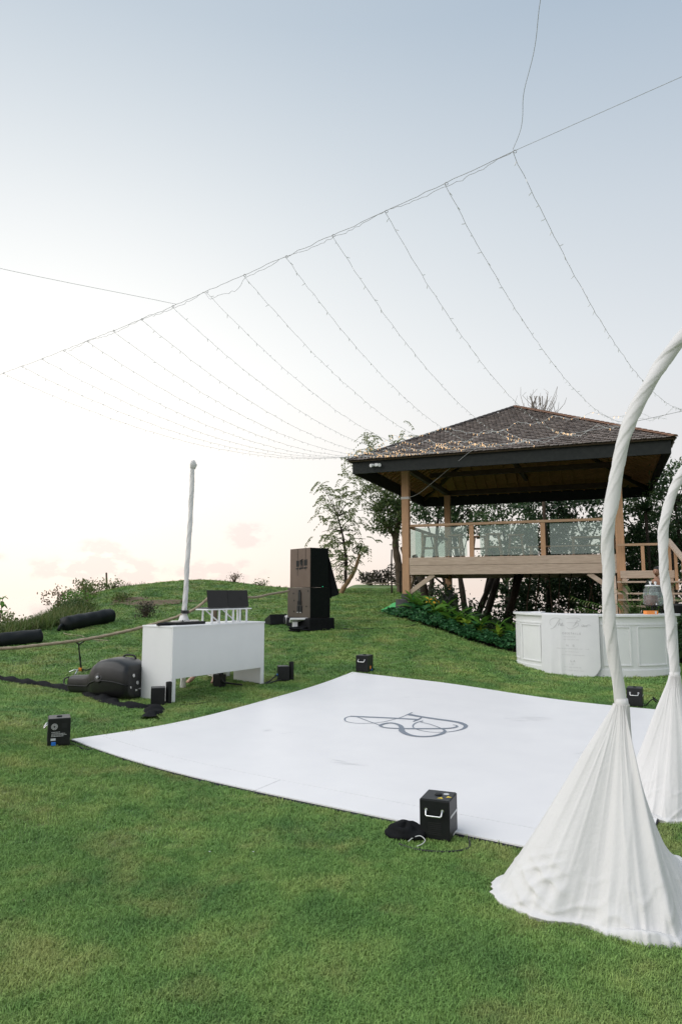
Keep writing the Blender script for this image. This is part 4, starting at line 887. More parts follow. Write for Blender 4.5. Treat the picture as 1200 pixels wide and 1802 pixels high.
# bare earth patches on the slope
for i, (x, y, a, b_, lab) in enumerate([(-6.1, 22.6, 1.3, .6, 'brown bare-earth patch on the slope above the brushwood'), (-7.2, 23.6, .7, .5, 'small bare-earth patch near the cliff-edge shrubs')]):
    V = []; F = []; nr, nt_ = 9, 40
    for q in range(nr):
        for k in range(nt_):
            th = 6.283 * k / nt_; rr = q / (nr - 1) * (1 + .25 * math.sin(3 * th + i) + .12 * math.sin(7 * th)); xx = x + a * rr * math.cos(th); yy = y + b_ * rr * math.sin(th); V.append((xx, yy, gz(xx, yy) + (.012 + .05 * max(0, 1 - rr) * (1 + .6 * math.sin(xx * 9) * math.cos(yy * 11)))))
    F = [(q * nt_ + k, q * nt_ + (k + 1) % nt_, (q + 1) * nt_ + (k + 1) % nt_, (q + 1) * nt_ + k) for q in range(nr - 1) for k in range(nt_)]
    o = np_mesh('earth_patch', V, F, 'dirt_brown'); tag(o, lab, None, kind='structure')

# ------------------------------------------------------------------ lawn blades (one uncountable mass of tufts)
def tuft(seed, nb=22, rad=.045, h=.025):
    r_ = np.random.default_rng(seed); V = []; F = []
    for i in range(nb):
        a = r_.random() * 6.283; rr = rad * math.sqrt(r_.random()); p = np.array([rr * math.cos(a), rr * math.sin(a), -.006]); az_ = r_.random() * 6.283; le = h * (.55 + .8 * r_.random()); bend = .25 + .9 * r_.random(); w = .0018
        d = np.array([math.cos(az_), math.sin(az_), 0]); s = np.array([-d[1], d[0], 0]) * w; m_ = p + d * le * bend * .35 + [0, 0, le * .6]; e = p + d * le * bend + [0, 0, le * (1 - .25 * bend)]
        b = len(V); V += [p - s, p + s, m_ + s * .8, m_ - s * .8, e]; F += [(b, b + 1, b + 2), (b, b + 2, b + 3), (b + 3, b + 2, b + 4)]
    me = bpy.data.meshes.new('grass_tuft_%d' % seed); me.from_pydata([tuple(v) for v in V], [], F); me.materials.append(MATS['lawn_blade']); return bpy.data.objects.new('grass_tuft', me)
tufts = [tuft(s) for s in (1, 2, 3, 4)]
def in_floor(P):
    q = (P - FL) @ FINV.T; u = q[:, 0]; v = q[:, 1]; return (u > -.005) & (u < FW + .005) & (v > -.005) & (v < FD + .005)
pts = []; scl = []
for (d0, d1, dens, s0) in ((1.8, 4.6, 2300, .85), (4.6, 7.5, 1100, 1.1), (7.5, 12, 380, 1.7), (12, 19, 140, 2.6), (19, 32, 50, 3.8)):
    half = .62 * d1 + .8; n = int(dens * (d1 - d0) * 2 * half); P = np.column_stack([rng.uniform(-half, half, n), rng.uniform(d0, d1, n)])
    P = P[(np.abs(P[:, 0]) < .62 * P[:, 1] + .8) & ~in_floor(P) & (P[:, 0] > -8.6 - .17 * np.maximum(P[:, 1] - 19, 0)) & (np.hypot(P[:, 0] - 1.52, P[:, 1] - 3.98) > .50) & (np.hypot(P[:, 0] - 2.68, P[:, 1] - 5.5) > .42) & ~((P[:, 0] > 3.2) & (P[:, 1] > 18.5))]
    pts.append(P); q_ = s0 * (.75 + .5 * rng.random(len(P))); scl.append(np.column_stack([q_, q_, np.minimum(q_, 1.0 + .28 * (q_ - 1)) * (.8 + .4 * rng.random(len(P)))]))
P = np.vstack(pts); S = np.vstack(scl)
me = bpy.data.meshes.new('grass'); me.vertices.add(len(P)); me.vertices.foreach_set('co', np.column_stack([P, g(P[:, 0], P[:, 1])]).astype(np.float32).ravel())
at = me.attributes.new('tuft_scale', 'FLOAT_VECTOR', 'POINT'); at.data.foreach_set('vector', S.astype(np.float32).ravel()); me.update()
grass = link('grass', me, 'lawn_blade'); tag(grass, 'short green lawn grass blades with dry patches', 'grass', kind='stuff')
ng = bpy.data.node_groups.new('scatter_tufts', 'GeometryNodeTree'); ng.interface.new_socket('Geometry', in_out='INPUT', socket_type='NodeSocketGeometry'); ng.interface.new_socket('Geometry', in_out='OUTPUT', socket_type='NodeSocketGeometry')
gi = ng.nodes.new('NodeGroupInput'); go = ng.nodes.new('NodeGroupOutput'); iop = ng.nodes.new('GeometryNodeInstanceOnPoints'); iop.inputs['Pick Instance'].default_value = True
g2i = ng.nodes.new('GeometryNodeGeometryToInstance')
for tf in tufts:
    oi = ng.nodes.new('GeometryNodeObjectInfo'); oi.inputs['Object'].default_value = tf; ng.links.new(oi.outputs['Geometry'], g2i.inputs[0])
ng.links.new(gi.outputs[0], iop.inputs['Points']); ng.links.new(g2i.outputs[0], iop.inputs['Instance'])
rz_ = ng.nodes.new('FunctionNodeRandomValue'); rz_.data_type = 'FLOAT_VECTOR'; rz_.inputs[0].default_value = (-.15, -.15, 0); rz_.inputs[1].default_value = (.15, .15, 6.283); ng.links.new(rz_.outputs[0], iop.inputs['Rotation'])
na_ = ng.nodes.new('GeometryNodeInputNamedAttribute'); na_.data_type = 'FLOAT_VECTOR'; na_.inputs[0].default_value = 'tuft_scale'; ng.links.new(na_.outputs['Attribute'], iop.inputs['Scale'])
ri = ng.nodes.new('FunctionNodeRandomValue'); ri.data_type = 'INT'; ri.inputs[4].default_value = 0; ri.inputs[5].default_value = len(tufts) - 1; ng.links.new(ri.outputs[2], iop.inputs['Instance Index'])
ng.links.new(iop.outputs[0], go.inputs[0])
md = grass.modifiers.new('scatter', 'NODES'); md.node_group = ng
# ================================================================== OBJECTS
# ------------------------------------------------------------------ spark machines round the dance floor
def spark_machine(label, x, y, rz, sc=1.0, front='handle', side=None):
    z = gz(x, y); o = thing('spark_machine', label, 'spark machine', (x, y, z), rz, 'black spark machines round the dance floor'); o.scale = (sc, sc, sc)
    w, dd, h = .205, .23, .25
    MB().box((0, 0, h / 2 + .012), (w, dd, h)).build('housing', 'black_metal', o, bevel=.006)
    MB().box((0, 0, h + .0145), (w - .014, dd - .014, .004)).build('top_plate', 'black_top', o)
    MB().lathe((0, 0, h + .0165), [(.026, 0), (.026, .008), (.018, .012)], 16).build('nozzle', 'black_metal', o)
    for sx in (-1, 1):
        for sy in (-1, 1): MB().lathe((sx * .08, sy * .09, -.01), [(.012, 0), (.014, .022)], 10).build('foot', 'grille', o)
    def panel(face):   # matrix placing x right, y up on a face
        rot = {'f': 0, 'r': math.pi / 2, 'b': math.pi, 'l': -math.pi / 2}[face]; off = dd / 2 if face in 'fb' else w / 2
        return lambda x_, z_, e=0.: tuple(Matrix.Rotation(rot, 3, 'Z') @ Vector((x_, -off - e, z_)))
    for face in front:
        f = panel(face)
        MB().tube([f(-.055, .20, 0), f(-.055, .20, .012), f(-.052, .172, .03), f(-.045, .168, .033), f(.045, .168, .033), f(.052, .172, .03), f(.055, .20, .012), f(.055, .20, 0)], .0062, 7).build('handle', 'chrome', o, smooth=True)
        for sx in (-.055, .055): MB().tube([f(sx, .20, .001), f(sx, .20, .006)], .012, 10).build('handle_plate', 'chrome', o)
        vt = MB()
        for i in range(7):
            a, b_ = f(-.045, .045 + i * .012, .0015), f(.045, .045 + i * .012, .0015); vt.bar(a, b_, .003, .005)
        vt.build('vent_slots', 'grille', o)
    for face, kind in (side or {}).items():
        f = panel(face)
        def patch(nm, m, x0, x1, z0, z1, e=.002, lab=None):
            b = MB(); b.add([f(x0, z0, e), f(x1, z0, e), f(x1, z1, e), f(x0, z1, e)], [(0, 1, 2, 3)]); p = b.build(nm, m, o)
        if kind == 'panel':
            fan = MB()
            for i in range(10):
                t0 = i * .628; fan.bar(f(-.045 + .028 * math.cos(t0), .19 + .028 * math.sin(t0), .002), f(-.045 + .008 * math.cos(t0), .19 + .008 * math.sin(t0), .002), .003, .003)
            for rr in (.028, .018): fan.tube([f(-.045 + rr * math.cos(i * .3927), .19 + rr * math.sin(i * .3927), .003) for i in range(17)], .0018, 5)
            fan.build('fan_grille', 'label_white', o)
            tx_ = MB(); rr = random.Random(5)
            for (zz, x0, x1) in ((.135, -.07, .0), (.12, -.07, .05), (.108, -.07, .06), (.096, -.07, .03)):
                q = x0
                while q < x1:
                    wq = rr.uniform(.004, .012); tx_.add([f(q, zz, .002), f(q + wq, zz, .002), f(q + wq, zz + .005, .002), f(q, zz + .005, .002)], [(0, 1, 2, 3)]); q += wq + .003
            tx_.build('printed_text', 'label_white', o)
            patch('rating_label', 'label_white', -.075, -.03, .058, .08); patch('display', 'grille', .02, .07, .17, .22)
            MB().box(f(-.048, .03, .01), (.04, .03, .03)).build('power_plug', 'label_blue', o, bevel=.004)
        if kind == 'tape':
            patch('white_stripe', 'label_white', -.1, .11, .150, .166); patch('white_label', 'label_white', -.03, .06, .022, .034)
        if kind == 'orange':
            patch('orange_label', 'label_orange', -.03, .02, .05, .10); patch('blue_label', 'label_blue', .03, .07, .025, .05)
    return o
s1 = spark_machine('nearest black spark machine with warning stickers on top', .665, 4.86, R(-22), 1., 'f', {'r': 'tape'})
for (x, y, m, r_) in ((.03, -.06, 'label_yellow', 0), (.075, -.02, 'label_yellow', .4)):
    MB().prism([(-.02, -.014), (.02, -.014), (0, .022)], .2667, .2675, Matrix.Rotation(r_, 3, 'Z'), (x, y, 0)).build('warning_sticker', m, s1)
MB().lathe((.045, .04, .2667), [(.02, 0), (.02, .0008)], 18).build('round_sticker', 'label_white', s1)
spark_machine('black spark machine with printed text at the left corner of the dance floor', -2.80, 6.99, R(24), 1., 'l', {'f': 'panel'})
spark_machine('small far black spark machine with an orange label behind the dance floor', .42, 12.45, R(-25), 1.12, 'f', {'r': 'orange'})
spark_machine('black spark machine standing on the grass in front of the bar', 4.22, 10.05, R(-28), 1.0, 'f', {'r': 'tape'})
def cable(name, label, pts, r_, m='cable_black', n=60, z_up=.01, cat='cable', ground=True):
    P = spline(pts, n)
    if ground: P = np.column_stack([P[:, 0], P[:, 1], g(P[:, 0], P[:, 1]) + z_up + (P[:, 2] if P.shape[1] > 2 else 0)])
    o = MB(P[0]); o.tube([Vector(p) for p in P], r_, 6); o = o.build(name, m, smooth=True); o.location = P[0]; return tag(o, label, cat)
cable('power_lead', 'black lead on the grass round the nearest spark machine', [(.38, 4.68), (.5, 4.58), (.68, 4.55), (.82, 4.62), (.86, 4.85)], .007)
cable('white_lead', 'short white loop of cable between the black bag and nearest machine', [(.44, 4.72, 0), (.47, 4.73, .02), (.52, 4.73, .035), (.55, 4.70, .02), (.53, 4.66, .01), (.49, 4.64, 0)], .0032, 'label_white')
cable('power_lead', 'black lead at the left corner machine by the floor edge', [(-2.76, 6.90), (-2.68, 7.0), (-2.6, 6.97), (-2.5, 6.9), (-2.42, 6.92)], .009)
cable('power_lead', 'tangled black lead beside the machine in front of the bar', [(4.34, 10.0, 0), (4.42, 9.95, .1), (4.5, 10.0, .05), (4.46, 10.02, .12), (4.56, 9.95, .03), (4.66, 9.9, 0)], .008)
# soft black bag by the nearest machine
def lump(name, label, c, rad, m, seed, cat, rz=0., amp=.16, nth=40, nph=22, flat=.35):
    r_ = np.random.default_rng(seed); ph = r_.random((6, 3)) * 6.28; k = r_.integers(1, 5, (6, 2)); V = []
    for i in range(nth):
        th = 6.2832 * i / nth
        for j in range(nph):
            la = -math.pi / 2 + math.pi * j / (nph - 1); f = 1 + amp * sum(math.sin(k[q, 0] * th + ph[q, 0]) * math.cos(k[q, 1] * la * 2 + ph[q, 1]) for q in range(6)) / 3
            zz = math.sin(la); zz = zz if zz > 0 else zz * flat; x, y, z = rad[0] * f * math.cos(la) ** .8 * math.cos(th), rad[1] * f * math.cos(la) ** .8 * math.sin(th), rad[2] * (zz * f + flat)
            V.append((x * math.cos(rz) - y * math.sin(rz), x * math.sin(rz) + y * math.cos(rz), z))
    o = np_mesh(name, V, grid_faces(nth, nph, True), m, None, True); o.location = (c[0], c[1], c[2] if len(c) > 2 else gz(*c) - .01); return tag(o, label, cat)
lump('fabric_bag', 'crumpled black fabric bag on the grass beside the nearest spark machine', (.44, 4.84), (.14, .10, .075), 'black_fabric', 3, 'bag', -.3, .24)

# ------------------------------------------------------------------ dj booth
BP = Vector((-2.38, 9.82, .06)); BF_ = Vector((.573, .819, 0)).normalized(); ang = math.atan2(BF_.y, BF_.x); BW, BD, BH = 1.95, .66, 1.10
bo = thing('dj_booth', 'white wooden DJ booth with a cut-out front standing beside the dance floor', 'booth', BP, ang)
MB().box((BW / 2, .0125, .36 + (BH - .025 - .36) / 2), (BW - .002, .025, BH - .025 - .36)).build('front_panel', 'white_paint', bo, bevel=.003)
for x0 in (.0, BW - .075): MB().box((x0 + .0375, .0122, .18), (.075, .0244, .36 - .001)).build('front_leg', 'white_paint', bo, bevel=.002)
for x in (.0125, BW - .0125): MB().box((x, .026 + (BD - .03) / 2, (BH - .026) / 2), (.025, BD - .03, BH - .026)).build('side_panel', 'white_paint', bo, bevel=.003)
MB().box((BW / 2, BD / 2 - .004, BH - .0125), (BW + .012, BD + .016, .024)).build('top', 'white_paint', bo, bevel=.004)
MB().box((BW / 2, BD / 2 + .02, .62), (BW - .052, BD - .08, .02)).build('inner_shelf', 'white_paint', bo)
MB().box((.06, -.05, -.0), (.2, .06, .015)).build('wood_shim', 'teak', bo)
TOPZ = BP.z + BH
def bw(x, y): p = BP + BF_ * x + Vector((-BF_.y, BF_.x, 0)) * y; return p.x, p.y
rk = thing('laptop_rack', 'white slatted stand on the booth carrying the laptops', 'stand', (*bw(.82, .14), TOPZ), ang)
for i in range(6): MB().box((.07 + i * .155, .0, .105), (.028, .022, .205)).build('upright', 'white_rack', rk, bevel=.003)
for x in (.07, .845): MB().box((x, .20, .105), (.022, .022, .205)).build('upright', 'white_rack', rk, bevel=.003)
MB().box((.44, .10, .2155), (.98, .27, .02)).build('shelf', 'white_rack', rk, bevel=.003)
for x in (.25, .62): MB().bar((x, .02, .01), (x - .12, .20, .20), .018, .018).build('brace', 'white_rack', rk)
def laptop(label, x, yaw, logo):
    lp = thing('laptop', label, 'laptop', (*bw(.82 + x, .24), TOPZ + .2265), ang + yaw, 'laptops on the booth stand')
    MB().box((0, .02, .009), (.40, .23, .016)).build('base', 'black_top', lp, bevel=.004)
    ld = MB(); M_ = Matrix.Rotation(R(-8), 3, 'X'); ld.box(Vector((0, -.10, .018)) + M_ @ Vector((0, 0, .135)), (.455, .010, .27), M_); l_ = ld.build('lid', 'laptop_lid', lp, bevel=.004)
    if logo:
        b = MB(); c = Vector((0, -.10, .018)) + M_ @ Vector((.06, -.0065, .13)); ring = [(.022 * math.cos(t_) * (1 - .12 * math.sin(t_ * 2)), .024 * math.sin(t_)) for t_ in np.linspace(0, 6.283, 18, endpoint=False)]
        b.add([c + M_ @ Vector((p[0], 0, p[1])) for p in ring], [tuple(range(18))]); b.add([c + M_ @ Vector((p[0] * .3 + .006, 0, p[1] * .35 + .033)) for p in ring], [tuple(range(18))]); b.build('logo', 'grille', l_)
laptop('black laptop with a hazy reflective lid, left of the two on the stand', .20, .04, False)
laptop('black laptop with a dark fruit-shaped logo, right of the two on the stand', .66, -.03, True)
lump('pouch', 'small black pouch on the left end of the booth top', (*bw(.10, .30), TOPZ - .004), (.13, .08, .035), 'black_fabric', 8, 'pouch', ang)
mx_ = thing('dj_controller', 'flat black DJ controller lying on the booth top', 'controller', (*bw(.52, .33), TOPZ), ang)
MB().box((0, 0, .022), (.56, .30, .04)).build('chassis', 'black_metal', mx_, bevel=.006)
for sx in (-.17, .17): MB().lathe((sx, .0, .0425), [(.085, 0), (.085, .012), (.07, .016), (.02, .016)], 28).build('jog_wheel', 'chrome', mx_)
for i in range(4): MB().box((-.045 + i * .03, -.05, .05), (.012, .022, .014)).build('fader', 'label_white', mx_)
for i in range(6): MB().lathe((-.05 + .05 * (i % 3), .06 + .04 * (i // 3), .0425), [(.009, 0), (.008, .015)], 10).build('knob', 'grille', mx_)
cable('laptop_lead', 'thin black cable looping behind the right laptop', [(*bw(1.60, .3), TOPZ + .23), (*bw(1.72, .34), TOPZ + .25), (*bw(1.76, .33), TOPZ + .1), (*bw(1.70, .3), TOPZ + .012)], .005, ground=False, n=30)
cable('booth_lead', 'black cable bundle hanging inside the booth to the grass', [(*bw(1.25, .35), .9), (*bw(1.28, .38), .5), (*bw(1.3, .3), .25), (*bw(1.42, .28), .2), (*bw(1.55, .1), .17)], .014, ground=False, n=30)
MBb = MB(); bx, by = bw(1.36, .42); zb = gz(bx, by)
o = thing('power_box', 'dark power box on the grass under the booth', 'power box', (bx, by, zb), ang); MB().box((0, 0, .1), (.12, .18, .2)).build('case', 'black_metal', o, bevel=.01); MB().box((0, -.02, .215), (.03, .1, .03)).build('grip', 'grille', o)
# two small battery up-lights with a black tube
def uplight(label, x, y, rz):
    z = gz(x, y); o = thing('uplight', label, 'uplight', (x, y, z), rz, 'black uplights by the booth')
    MB().box((0, 0, .125), (.19, .20, .235)).build('housing', 'black_metal', o, bevel=.008); MB().box((0, 0, .2435), (.17, .18, .004)).build('lens', 'black_top', o)
    MB().lathe((.145, .05, 0), [(.042, 0), (.042, .30), (.036, .305), (.036, .28)], 20).build('tube', 'black_metal', o, smooth=False)
    MB().box((.10, .03, .03), (.06, .05, .02)).build('bracket', 'grille', o); return o
uplight('black cube uplight with a tube by the left leg of the booth', -2.53, 9.68, R(15))
uplight('black cube uplight with a tube and blue plug right of the booth', -.97, 11.72, R(12))
o = cable('power_lead', 'black lead with silver plug running from booth to right uplight', [(-1.25, 11.44, 0), (-1.18, 11.5, .02), (-1.1, 11.56, .08), (-1.06, 11.6, .10)], .011)
o = cable('power_lead', 'curved black lead lying between booth leg and right uplight', [(-1.4, 11.42, 0), (-1.25, 11.36, .0), (-1.1, 11.5, .02), (-1.0, 11.6, .03)], .011)
pl = thing('plug', 'bright blue plug at the side of the right uplight', 'plug', (-1.075, 11.67, gz(-1.07, 11.67) + .10)); MB().tube([(0, 0, 0), (.05, .01, 0)], .022, 10).build('body', 'label_blue', pl); MB().tube([(-.03, 0, -.01), (0, 0, 0)], .014, 8).build('collar', 'grille', pl)
cable('floor_lead', 'thin black lead on the grass from the left booth leg toward the floor', [(-2.35, 9.7), (-2.1, 9.75), (-1.9, 9.9)], .006)

# ------------------------------------------------------------------ black cable cover on the grass
P = spline([(-6.3, 11.95), (-5.75, 11.75), (-5.1, 11.35), (-4.45, 10.95), (-3.85, 10.5), (-3.35, 9.95), (-3.05, 9.55), (-2.75, 9.42), (-2.52, 9.38), (-2.42, 9.1), (-2.40, 8.85), (-2.34, 8.62)], 90); d = np.gradient(P, axis=0); d /= np.linalg.norm(d, axis=1)[:, None]; nn = np.stack([-d[:, 1], d[:, 0]], 1); V = []
for i, (p, q) in enumerate(zip(P, nn)):
    w = .085 * (1 + .35 * math.sin(i * .5) * math.sin(i * .17)) * (1.35 if i > 45 else 1)
    for k in np.linspace(-1, 1, 9):
        c = p + q * w * k + d[i] * .02 * math.sin(i * 1.3 + k * 3); V.append((c[0], c[1], gz(*c) + .012 + (.05 * (1 - k * k) ** .6) * (1 + .35 * math.sin(i * .9 + k * 2.5))))
cvr = np_mesh('cable_cover', np.array(V) - np.array(V[0]), grid_faces(90, 9), 'black_fabric', None, True); cvr.location = V[0]; tag(cvr, 'long crumpled black cloth strip over cables snaking across the left lawn', 'cable cover')

# ------------------------------------------------------------------ instrument case, lying on its side
cs = thing('instrument_case', 'black hard-shell guitar case lying on the grass left of the booth', 'case', (-3.38, 10.32, gz(-3.38, 10.32)), R(-20))
def ring(x, hw, z0, z1, n=20, e=3.8, yo=0.):
    out = []
    for j in range(n):
        t_ = 2 * math.pi * j / n; c, s = math.cos(t_), math.sin(t_); out.append((x, yo + hw * (abs(c) ** (2 / e)) * (1 if c > 0 else -1), (z0 + z1) / 2 + (z1 - z0) / 2 * (abs(s) ** (2 / e)) * (1 if s > 0 else -1)))
    return out
secs = [(-.76, .04, .10, .19), (-.75, .08, .06, .25), (-.70, .10, .03, .275), (-.46, .105, .02, .29), (-.36, .115, .01, .31), (-.29, .17, .0, .37), (-.20, .245, -.01, .465), (-.08, .295, -.01, .54), (.08, .32, -.01, .57), (.26, .325, -.01, .555), (.40, .315, -.01, .505), (.455, .305, -.01, .475), (.475, .285, .0, .45), (.482, .25, .03, .42)]
V = [p for s_ in secs for p in ring(*s_)]; F = grid_faces(len(secs), 20).tolist()
n = 20; F2 = [(i * n + j, (i + 1) * n + j, (i + 1) * n + (j + 1) % n, i * n + (j + 1) % n) for i in range(len(secs) - 1) for j in range(n)]
b = MB(); b.add(V, F2 + [tuple(range(n)), tuple(range((len(secs) - 1) * n + n - 1, (len(secs) - 1) * n - 1, -1))]); b.build('shell', 'case_shell', cs, smooth=True)
sm = MB()
for (s0, s1) in zip(secs[:-1], secs[1:]):
    for yy in (-1, 1):
        pass
P_ = [(s_[0], -s_[1] * 1.005, (s_[2] + s_[3]) / 2 - .02) for s_ in secs]; sm.tube(spline(P_, 40), .011, 6); P_ = [(s_[0], s_[1] * 1.005, (s_[2] + s_[3]) / 2 - .02) for s_ in secs]; sm.tube(spline(P_, 40), .011, 6); sm.build('rim_band', 'black_metal', cs, smooth=True)
b = MB(); b.lathe((0, 0, 0), [(.075, -.02), (.075, .004), (.062, .012), (.03, .006)], 24); o = b.build('round_port', 'case_shell_side', cs, smooth=True); o.location = (.0, -.306, .30); o.rotation_euler = (R(76), 0, R(-4))
b = MB(); b.lathe((0, 0, 0), [(.022, 0), (.022, .02), (.012, .024)], 16); o = b.build('latch_knob', 'wire_grey', cs, smooth=True); o.location = (.0, -.318, .305); o.rotation_euler = (R(76), 0, R(-4))
for (yy, zz, r_) in ((-.14, .33, .026), (-.05, .22, .03), (-.20, .17, .016)):
    b = MB(); b.lathe((0, 0, 0), [(r_, 0), (r_, .008), (r_ * .6, .01)], 16); o = b.build('buckle', 'chrome', cs); o.location = (.478, yy, zz); o.rotation_euler = (0, R(80), 0)
for (yy, zz, w, h) in ((.02, .13, .09, .018), (-.08, .12, .05, .03)): MB().box((.485, yy, zz), (.014, w, h)).build('hinge', 'chrome', cs, bevel=.003)
MB().tube(spline([(-.72, -.09, .13), (-.80, -.09, .15), (-.82, -.06, .22), (-.76, -.04, .25)], 14), .011, 6).build('end_loop', 'cable_black', cs, smooth=True)
MB().tube(spline([(.05, .16, .545), (.10, .17, .585), (.24, .17, .58), (.29, .16, .535)], 14), .013, 7).build('handle', 'black_metal', cs, smooth=True)
# guitar stand
gs = thing('guitar_stand', 'small black folding guitar stand with a yellow hub on the left lawn', 'stand', (-4.58, 12.25, gz(-4.58, 12.25)))
MB().tube([(.02, 0, .06), (-.03, 0, .36), (-.045, 0, .50)], [.015, .013, .012], 8).build('neck', 'black_metal', gs); MB().lathe((-.013, 0, .24), [(.02, 0), (.02, .05)], 10).build('collar', 'grille', gs)
yk = MB().tube(spline([(-.075, 0, .60), (-.085, 0, .545), (-.045, 0, .51), (.0, 0, .53), (.055, 0, .57), (.06, 0, .62)], 18), .013, 7).build('yoke', 'black_metal', gs, smooth=True)
MB().box((0, 0, .07), (.055, .05, .06)).build('hub', 'label_orange', gs, bevel=.008)
for (x, y, z) in ((-.17, -.06, .03), (.20, -.03, .09), (-.03, .2, 0), (-.02, -.18, 0)): MB().tube([(0, 0, .07), (x * .6, y * .6, .06), (x, y, z)], .011, 6).build('leg', 'black_metal' if y >= 0 or x > .1 else 'chrome', gs)

# ------------------------------------------------------------------ black bolsters and barrier rope
def bolster(label, a, b_, r_, seed):
    a = Vector(a); b_ = Vector(b_); o = thing('bolster', label, 'bolster', ((a + b_) / 2)[:2] + (min(a.z, b_.z) - r_,)); mb = MB(o.location); r2 = random.Random(seed); n = 30; ph = r2.random() * 6
    pts = [a.lerp(b_, i / (n - 1)) for i in range(n)]; rs = [r_ * min(1, (1 - abs(2 * i / (n - 1) - 1) ** 14) ** .5 + .25) * (1 + .03 * math.sin(i * .9 + ph)) for i in range(n)]; rs[0] = r_ * .25; rs[-1] = r_ * .35
    mb.tube(pts, rs, 22, prof=lambda i, t_: (1 + .03 * math.sin(5 * t_ + i * .35 + ph)) * (.86 if math.sin(t_) < -.9 else 1)); mb.build('body', 'bolster_vinyl', o, smooth=True)
    d = (b_ - a).normalized(); q = a - d * .02; MB(o.location).tube([q, q - d * .08 + Vector((0, 0, -.03)), q - d * .12 + Vector((0, 0, -.12))], [.05, .035, .05], 8).build('tied_end', 'bolster_vinyl', o, smooth=True); return o
bolster('black padded bolster lying up the slope beside the tall grass', (-6.85, 17.05, gz(-6.85, 17.05) + .16), (-6.22, 18.75, gz(-6.22, 18.75) + .17), .19, 2)
bolster('wrinkled black bolster lying at the left picture edge', (-7.95, 14.75, gz(-7.95, 14.75) + .17), (-6.68, 15.55, gz(-6.68, 15.55) + .13), .17, 4)
cable('tie_cord', 'thin cord trailing on the grass from the bolster end', [(-6.75, 16.9), (-6.6, 16.6), (-6.1, 16.3), (-5.8, 15.9), (-5.2, 15.6)], .012, 'rope')
rp = spline([(-6.9, 11.0, .72), (-5.65, 11.5, .71), (-5.08, 11.8, .75), (-4.47, 12.1, .82), (-3.82, 12.4, .95), (-3.29, 12.7, 1.1), (-3.0, 12.8, 1.2), (-2.71, 12.9, 1.34), (-2.5, 13.0, 1.53), (-2.39, 13.05, 1.63), (-2.24, 13.2, 1.60), (-1.82, 14.2, 1.53), (-1.58, 15.3, 1.59), (-1.26, 16.6, 1.66)], 260)
o = MB(rp[0]); o.tube([Vector(p) for p in rp], .027, 9, prof=lambda i, t_: 1 + .13 * math.sin(3 * t_ + i * 1.1)); o = o.build('barrier_rope', 'rope', smooth=True); o.location = rp[0]; tag(o, 'thick natural rope slung across the slope behind the booth', 'rope')
pz = gz(-2.39, 13.07); o = thing('rope_post', 'short wooden rope post hidden behind the laptops', 'post', (-2.39, 13.10, pz)); MB().tube([(0, 0, -.2), (0, 0, 1.62 - pz)], .045, 10).build('shaft', 'bark', o, smooth=True); MB().lathe((0, 0, 1.61 - pz), [(.055, 0), (.05, .04), (.02, .06)], 12).build('cap', 'bark', o)
for (lab, x, y, zt, r_) in (('thin dark stake with the far rope, left of the front post', 2.05, 28.0, 3.35, .035), ('shorter dark stake by the far rope', 2.42, 28.2, 2.5, .04), ('lone wooden stake on the hill crest at the left', -9.75, 28.6, 2.42, .045)):
    z = gz(x, y); o = thing('stake', lab, 'stake', (x, y, z)); MB().tube([(.02, 0, -.2), (.0, 0, (zt - z) * .5), (-.03 if x < 0 else .03, 0, zt - z)], [r_, r_ * .9, r_ * .85], 8).build('shaft', 'bark_dark' if x > 0 else 'bark', o)
    MB().lathe((-.03 if x < 0 else .03, 0, zt - z), [(r_ * .85, 0), (r_ * .5, .02)], 8).build('cut_top', 'bark', o)
rp2 = spline([(.9, 28.6, 2.0), (1.4, 28.4, 1.98), (2.05, 28.0, 1.98), (2.42, 28.2, 1.95), (3.0, 28.5, 1.95)], 30); o = MB(rp2[0]); o.tube([Vector(p) for p in rp2], .02, 6); o = o.build('far_rope', 'rope'); o.location = rp2[0]; tag(o, 'thin rope strung between the far stakes near the hedge', 'rope')

# ------------------------------------------------------------------ loudspeaker stack
SA = R(-44)   # yaw: local -x face looks to the left, local -y face toward the dance floor
sx0, sy0 = -.76, 16.95; sz = gz(sx0, sy0) + .02
def spk(name, label, z0, w, dp, h, group=None):
    return thing(name, label, 'speaker', (sx0, sy0, sz + z0), R(0), group)
ux = Vector((math.cos(R(26)), math.sin(R(26)), 0)) * 1.; uf = Vector((.80, .60, 0)).normalized()   # along the dark front (to the right, slightly away)
ul = Vector((-.60, .80, 0))   # along the side painted with brown sheen (to the left and away)
Msp = Matrix((uf, ul, Vector((0, 0, 1)))).transposed()
yaw = math.atan2(uf.y, uf.x)
def sbox(mb, x0, x1, y0, y1, z0, z1): return mb.box(((x0 + x1) / 2, (y0 + y1) / 2, (z0 + z1) / 2), (x1 - x0, y1 - y0, z1 - z0))
FWd, SD = .60, .98
sub = thing('subwoofer', 'black subwoofer cabinet with a painted brown sheen, lower one of the stack', 'speaker', (sx0, sy0, sz), yaw, 'stacked loudspeakers')
sbox(MB(), 0, FWd, .003, SD + .05, .30, 1.045).build('cabinet', 'speaker_sheen_low', sub, bevel=.01)
sbox(MB(), .004, FWd - .004, -.02, .0, .31, 1.04).build('front_grille', 'speaker_front', sub, bevel=.005)
for (yy, zz) in ((.08, .96), (.75, .9), (.72, .72), (.72, .45), (.16, .58)): MB().box((-.003, yy, zz), (.012, .025, .035)).build('screw_plate', 'grille', sub)
cp = sbox(MB(), -.008, .004, .34, .58, .42, .60); cp = cp.build('connector_plate', 'black_metal', sub, bevel=.003)
